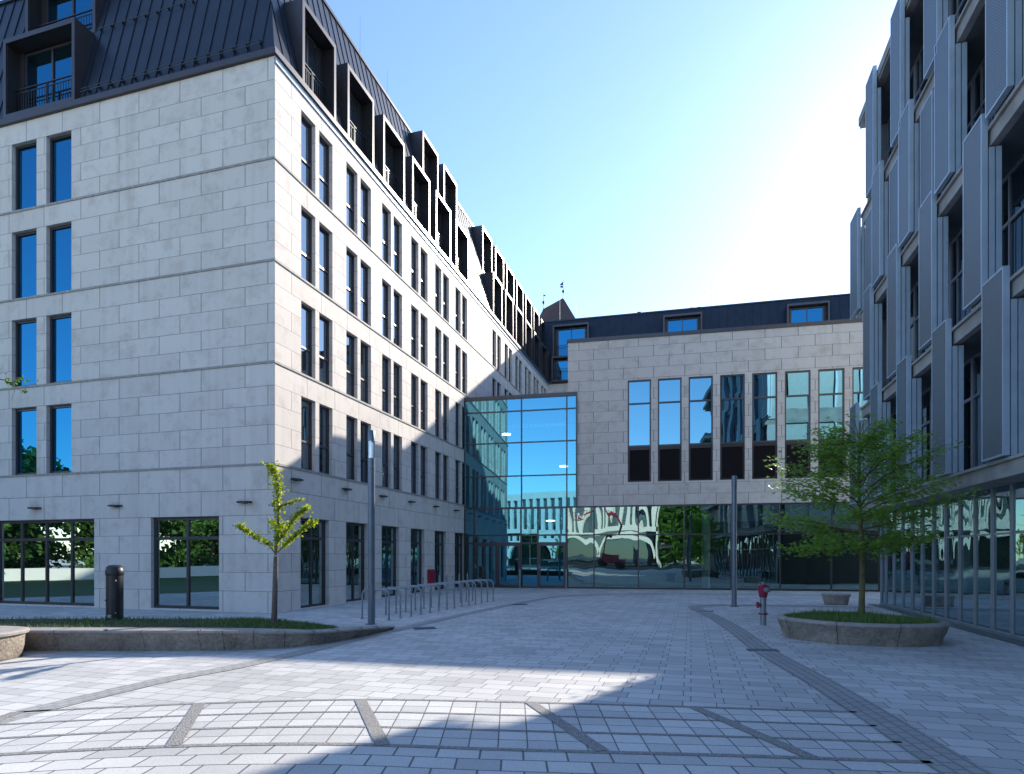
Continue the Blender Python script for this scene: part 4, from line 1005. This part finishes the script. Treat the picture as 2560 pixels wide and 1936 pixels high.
def px2w(x, y, Y=12.1): u, v = 580+x/6.433, 1140+y/6.433; return Vector(((u-1280)/1545*Y, Y, 1.65+(1390-v)/1545*Y))
def ginkgo_branch(tkm, lfm, pts, r0, dens, rng, width=.06, size=.032, start=.1):
    cc = []
    for i in range(len(pts)-1):
        for k in range(6): cc.append(pts[i].lerp(pts[i+1], k/6))
    cc.append(pts[-1]); n_ = len(cc); tkm.tube(cc, [r0*(1-.8*i/n_) for i in range(n_)], 7)
    tot = sum((cc[i+1]-cc[i]).length for i in range(n_-1))
    for _ in range(int(tot*dens*.8)):
        k = start+(1-start)*rng.random(); i = min(n_-2, int(k*(n_-1))); p = cc[i].lerp(cc[i+1], rng.random())
        wv = width*.75*(.55+.6*math.sin(k*23+pts[0].z*9)**2)
        q = p+Vector((rng.gauss(0, wv), rng.gauss(0, wv), rng.gauss(0, wv*.8)))
        nn = Vector((rng.gauss(0, 1), rng.gauss(0, 1), rng.gauss(.4, .7))).normalized(); x = nn.orthogonal().normalized(); y = nn.cross(x); a = rng.uniform(0, 6.28); x, y = x*math.cos(a)+y*math.sin(a), y*math.cos(a)-x*math.sin(a)
        s_ = size*rng.uniform(.7, 1.35)
        lfm.face([q-x*s_*.2, q+x*s_*.5-y*s_*.75, q+x*s_*.85-y*s_*.3, q+x*s_*.75, q+x*s_*.85+y*s_*.3, q+x*s_*.5+y*s_*.75])
G0 = empty('young_tree', (-4.62, 12.1, .3), 'slender yellow-green sapling with wrapped trunk in front of the building corner', 'tree')
gr = random.Random(5); tk, lf = MB(), MB()
by = lambda *a: [px2w(x, y, 12.1+dy) for x, y, dy in a]
ginkgo_branch(tk, lf, by((705, 1600, 0), (722, 1400, 0), (748, 1100, 0), (748, 800, 0), (740, 600, 0), (735, 480, 0), (700, 300, .02), (660, 220, .03), (600, 150, .05)), .032, 520, gr, .075, .034, .08)
ginkgo_branch(tk, lf, by((685, 1560, 0), (590, 1420, -.05), (370, 1290, -.1), (200, 1170, -.15), (100, 1120, -.2)), .014, 700, gr, .055, .033, .18)
ginkgo_branch(tk, lf, by((745, 1380, 0), (880, 1200, .08), (1000, 1010, .12), (1100, 900, .15), (1230, 830, .2)), .016, 800, gr, .06, .033, .1)
ginkgo_branch(tk, lf, by((735, 1550, 0), (900, 1390, -.1), (1050, 1250, -.15), (1180, 1130, -.2), (1340, 1045, -.25)), .014, 650, gr, .052, .033, .15)
ginkgo_branch(tk, lf, by((750, 830, 0), (870, 780, .1), (1000, 740, .15), (1130, 700, .2)), .009, 430, gr, .04, .03, .05)
ginkgo_branch(tk, lf, by((745, 1200, 0), (700, 1120, .3), (640, 1050, .45)), .009, 420, gr, .06, .03, .05)
ginkgo_branch(tk, lf, by((745, 780, 0), (680, 760, -.1), (650, 800, -.15)), .007, 450, gr, .04, .03, .05)
ginkgo_branch(tk, lf, by((745, 1260, 0), (790, 1160, -.3), (830, 1100, -.45)), .009, 420, gr, .06, .03, .05)
ginkgo_branch(tk, lf, by((735, 470, 0), (660, 450, .05), (590, 470, .05)), .004, 160, gr, .02, .03, .1)
tk.build('branches', M['bark'], G0, True, 60); lf.build('crown', M['ginkgo'], G0)
m = MB(); m.tube([Vector((-4.66, 12.1, .25)), px2w(685, 2400), px2w(705, 1620)], [.062, .052, .042], 14); m.build('trunk', M['wrap'], G0, True, 60)

# tree outside the left edge whose twig reaches into the picture
L0 = empty('bare_young_tree', (-8.35, 8.3, 0), 'sparse young tree at the left edge, only one thin budding twig in view', 'tree')
tk, lf = MB(), MB(); lr = random.Random(9)
tb = Vector((-8.35, 8.3, 0)); tk.tube([tb, tb+Vector((.03, .02, 1.6)), tb+Vector((0, 0, 3.2)), tb+Vector((.05, 0, 5.2))], [.06, .05, .035, .012], 10)
def P8(x, y, Y=8.0): u, v = x/13.94, 900+y/13.94; return Vector(((u-1280)/1545*Y, Y, 1.65+(1390-v)/1545*Y))
ginkgo_branch(tk, lf, [tb+Vector((0, 0, 3.6)), P8(-900, 560, 8.1), P8(0, 670), P8(390, 780), P8(470, 960)], .012, 12, lr, .03, .025, .7)
ginkgo_branch(tk, lf, [P8(390, 780), P8(290, 690), P8(170, 560)], .005, 110, lr, .018, .022, .2)
ginkgo_branch(tk, lf, [P8(390, 780), P8(700, 740), P8(1000, 740), P8(1230, 690)], .005, 55, lr, .018, .02, .2)
ginkgo_branch(tk, lf, [P8(480, 800), P8(660, 680), P8(800, 570)], .004, 110, lr, .018, .022, .2)
ginkgo_branch(tk, lf, [P8(470, 960), P8(740, 1080), P8(830, 1120), P8(940, 1110)], .004, 110, lr, .02, .022, .5)
ginkgo_branch(tk, lf, [P8(470, 960), P8(510, 1080), P8(440, 1270), P8(380, 1430)], .004, 12, lr, .012, .02, .5)
for az in (60, 130, 200, 250, 310):
    for h in (2.4, 3.2, 4.0, 4.6):
        a = R(az+h*40)
        if math.cos(a) > .5: continue
        ginkgo_branch(tk, lf, [tb+Vector((0, 0, h)), tb+Vector((.5*math.cos(a), .5*math.sin(a), h+.3)), tb+Vector((1.0*math.cos(a), 1.0*math.sin(a), h+.8))], .012, 60, lr, .05, .025, .3)
tk.build('trunk', M['bark'], L0, True, 60); lf.build('crown', M['dark_leaf'], L0)

# ================================================================== WHAT STANDS BEHIND THE CAMERA (seen in the glass)
m = MB(); m.face([(-120, -70, .004), (60, -70, .004), (60, -12, .004), (-120, -12, .004)], None, Vector((0, 0, 1))); tag(m.build('road', M['asphalt']), kind='structure')
m = MB(); m.face([(-60, -6, .008), (-22, -6, .008), (-17, 10, .008), (-30, 40, .008), (-60, 40, .008)], None, Vector((0, 0, 1))); tag(m.build('far_lawn_ground', M['lawn']), kind='structure')
e = empty('curved_wall', (-33, 5, 0), 'long low pale concrete wall reflected in the ground-floor windows', 'wall'); m = MB(); rr = []
for p in catmull([(-27, -18), (-35, -8), (-39, 4), (-41, 18), (-45, 40)], 8): rr.append([(p.x, p.y, 0), (p.x, p.y, .8), (p.x-.3, p.y, .8), (p.x-.3, p.y, 0)])
m.rings(rr, False); m.build('wall_body', M['white'], e)
def far_tree(x, y, h, seed, lab, proto=None):
    e = empty('broadleaf_tree', (x, y, 0), lab, 'tree', 'trees reflected in the glass')
    if proto:
        for k in proto.children: d_ = k.copy(); col.objects.link(d_); d_.parent = e
        s_ = h/proto['h']; e.scale = (s_, s_, s_); e.rotation_euler = (0, 0, seed); return e
    r_ = random.Random(seed); tk, lf = MB(), MB(); b = Vector((x, y, 0)); tk.tube([b, b+Vector((0, 0, h*.4)), b+Vector((.2, 0, h*.8))], [.22, .16, .05], 8)
    for i in range(64):
        a = r_.uniform(0, 6.28); el = r_.uniform(.08, .95); rad = h*.30*math.sin(math.pi*min(1, el*.9+.12))**.6*r_.uniform(.5, 1); c = b+Vector((math.cos(a)*rad, math.sin(a)*rad, h*el))
        tk.tube([b+Vector((0, 0, h*el*.7)), c], [.05, .015], 5)
        for _ in range(95):
            q = c+Vector((r_.gauss(0, h*.06), r_.gauss(0, h*.06), r_.gauss(0, h*.045))); s_ = r_.uniform(.16, .32)
            n_ = Vector((r_.gauss(0, 1), r_.gauss(0, 1), r_.gauss(0, 1))).normalized(); u_ = n_.orthogonal().normalized(); v_ = n_.cross(u_)
            lf.face([q-u_*s_, q-v_*s_*.6, q+u_*s_, q+v_*s_*.6])
    tk.build('trunk', M['bark'], e); lf.build('crown', M['dark_leaf'], e); e['h'] = h; return e
pr = far_tree(-44, 2, 9, 3, 'leafy tree behind the curved wall, reflected in the front windows')
for i, (x, y, h) in enumerate([(-47, 10, 10), (-46, 17, 8.5), (-48, 24, 9.5), (-50, 32, 10), (-44, -6, 9), (-40, -14, 8.5), (-42, 6, 8), (-43, 13, 9), (-44, 20.5, 8), (-45, 28, 9), (-46, 37, 10), (-42, -2, 8), (-38, -10, 8.5), (-34, -19, 9), (-48, 44, 11), (-3, -34, 10), (2, -33, 11), (7, -36, 10), (13, -34, 11), (19, -36, 10), (26, -33, 10)]):
    far_tree(x, y, h, i*1.1+.4, ('leafy tree behind the curved wall, reflected in the front windows' if x < -30 else 'leafy tree across the road, reflected in the lobby glass'), pr)
BW = empty('white_building', (-17, -33, 0), 'white building with vertical fins, mirrored in the lobby glass', 'building')
fr = F((-29, -31), (1, 0), (0, -1)); m = MB(); m.box(fr, 0, 24, .5, 12, 0, 11.5); m.build('volume', M['gl_d'], BW)
m = MB(); m.box(fr, -.3, 24.3, -.1, .49, 10.9, 11.9); m.box(fr, -.3, 24.3, -.1, .49, 5.0, 5.7); m.box(fr, -.3, 0, -.1, 12, 0, 10.9); m.box(fr, 24, 24.3, -.1, 12, 0, 10.9); m.build('white_band', M['white'], BW)
for i in range(19): m = MB(); x = .7+i*1.25; m.box(fr, x, x+.5, -.1, .49, 5.701, 10.899); m.build('fin', M['white'], BW)
for i in range(3):
    m = MB(); x = .5+i*7.8; rr = []
    for j in range(13):
        t = math.pi*j/12; a, z = x+3.7-3.7*math.cos(t), 1.2+3.2*math.sin(t); rr.append([fr.p(a, -.1, z), fr.p(a+.35*(-1 if j < 6 else 1), -.1, z+.5), fr.p(a+.35*(-1 if j < 6 else 1), .45, z+.5), fr.p(a, .45, z)])
    m.rings(rr, True, True, True); m.build('arch', M['white'], BW)
BL = empty('boom_lift', (-8, -20, 0), 'red articulated boom lift mirrored in the lobby glass', 'boom lift')
fr = F((-8, -20), (1, 0), (0, 1)); m = MB(); m.box(fr, -1.6, 1.6, -.9, .9, .5, 1.2); m.box(fr, -1.2, .8, -.7, .7, 1.2, 1.9); m.build('chassis', M['red'], BL)
for sx in (-1.1, 1.1):
    for sy in (-1, 1): m = MB(); m.tube([(-8+sx, -20+sy*.8, .45), (-8+sx, -20+sy*1.1, .45)], .45, 18); m.build('wheel', M['rubber'], BL)
m = MB(); m.tube([(-8.8, -20, 1.9), (-7.4, -20, 5.2)], .16, 8); m.tube([(-7.4, -20, 5.2), (-9.6, -20, 8.6)], .14, 8); m.tube([(-9.6, -20, 8.6), (-12.2, -20, 7.4)], .11, 8); m.build('boom', M['red'], BL)
m = MB(); f2 = F((-12.8, -20), (1, 0), (0, 1)); m.box(f2, -.6, .6, -.4, .4, 6.9, 7.0)
for sx in (-.58, .58):
    for sy in (-.38, .38): m.box(f2, sx-.02, sx+.02, sy-.02, sy+.02, 7, 8.0)
for z in (7.5, 8.0): m.box(f2, -.6, .6, -.4, -.36, z, z+.04); m.box(f2, -.6, .6, .36, .4, z, z+.04)
m.build('basket', M['red'], BL)
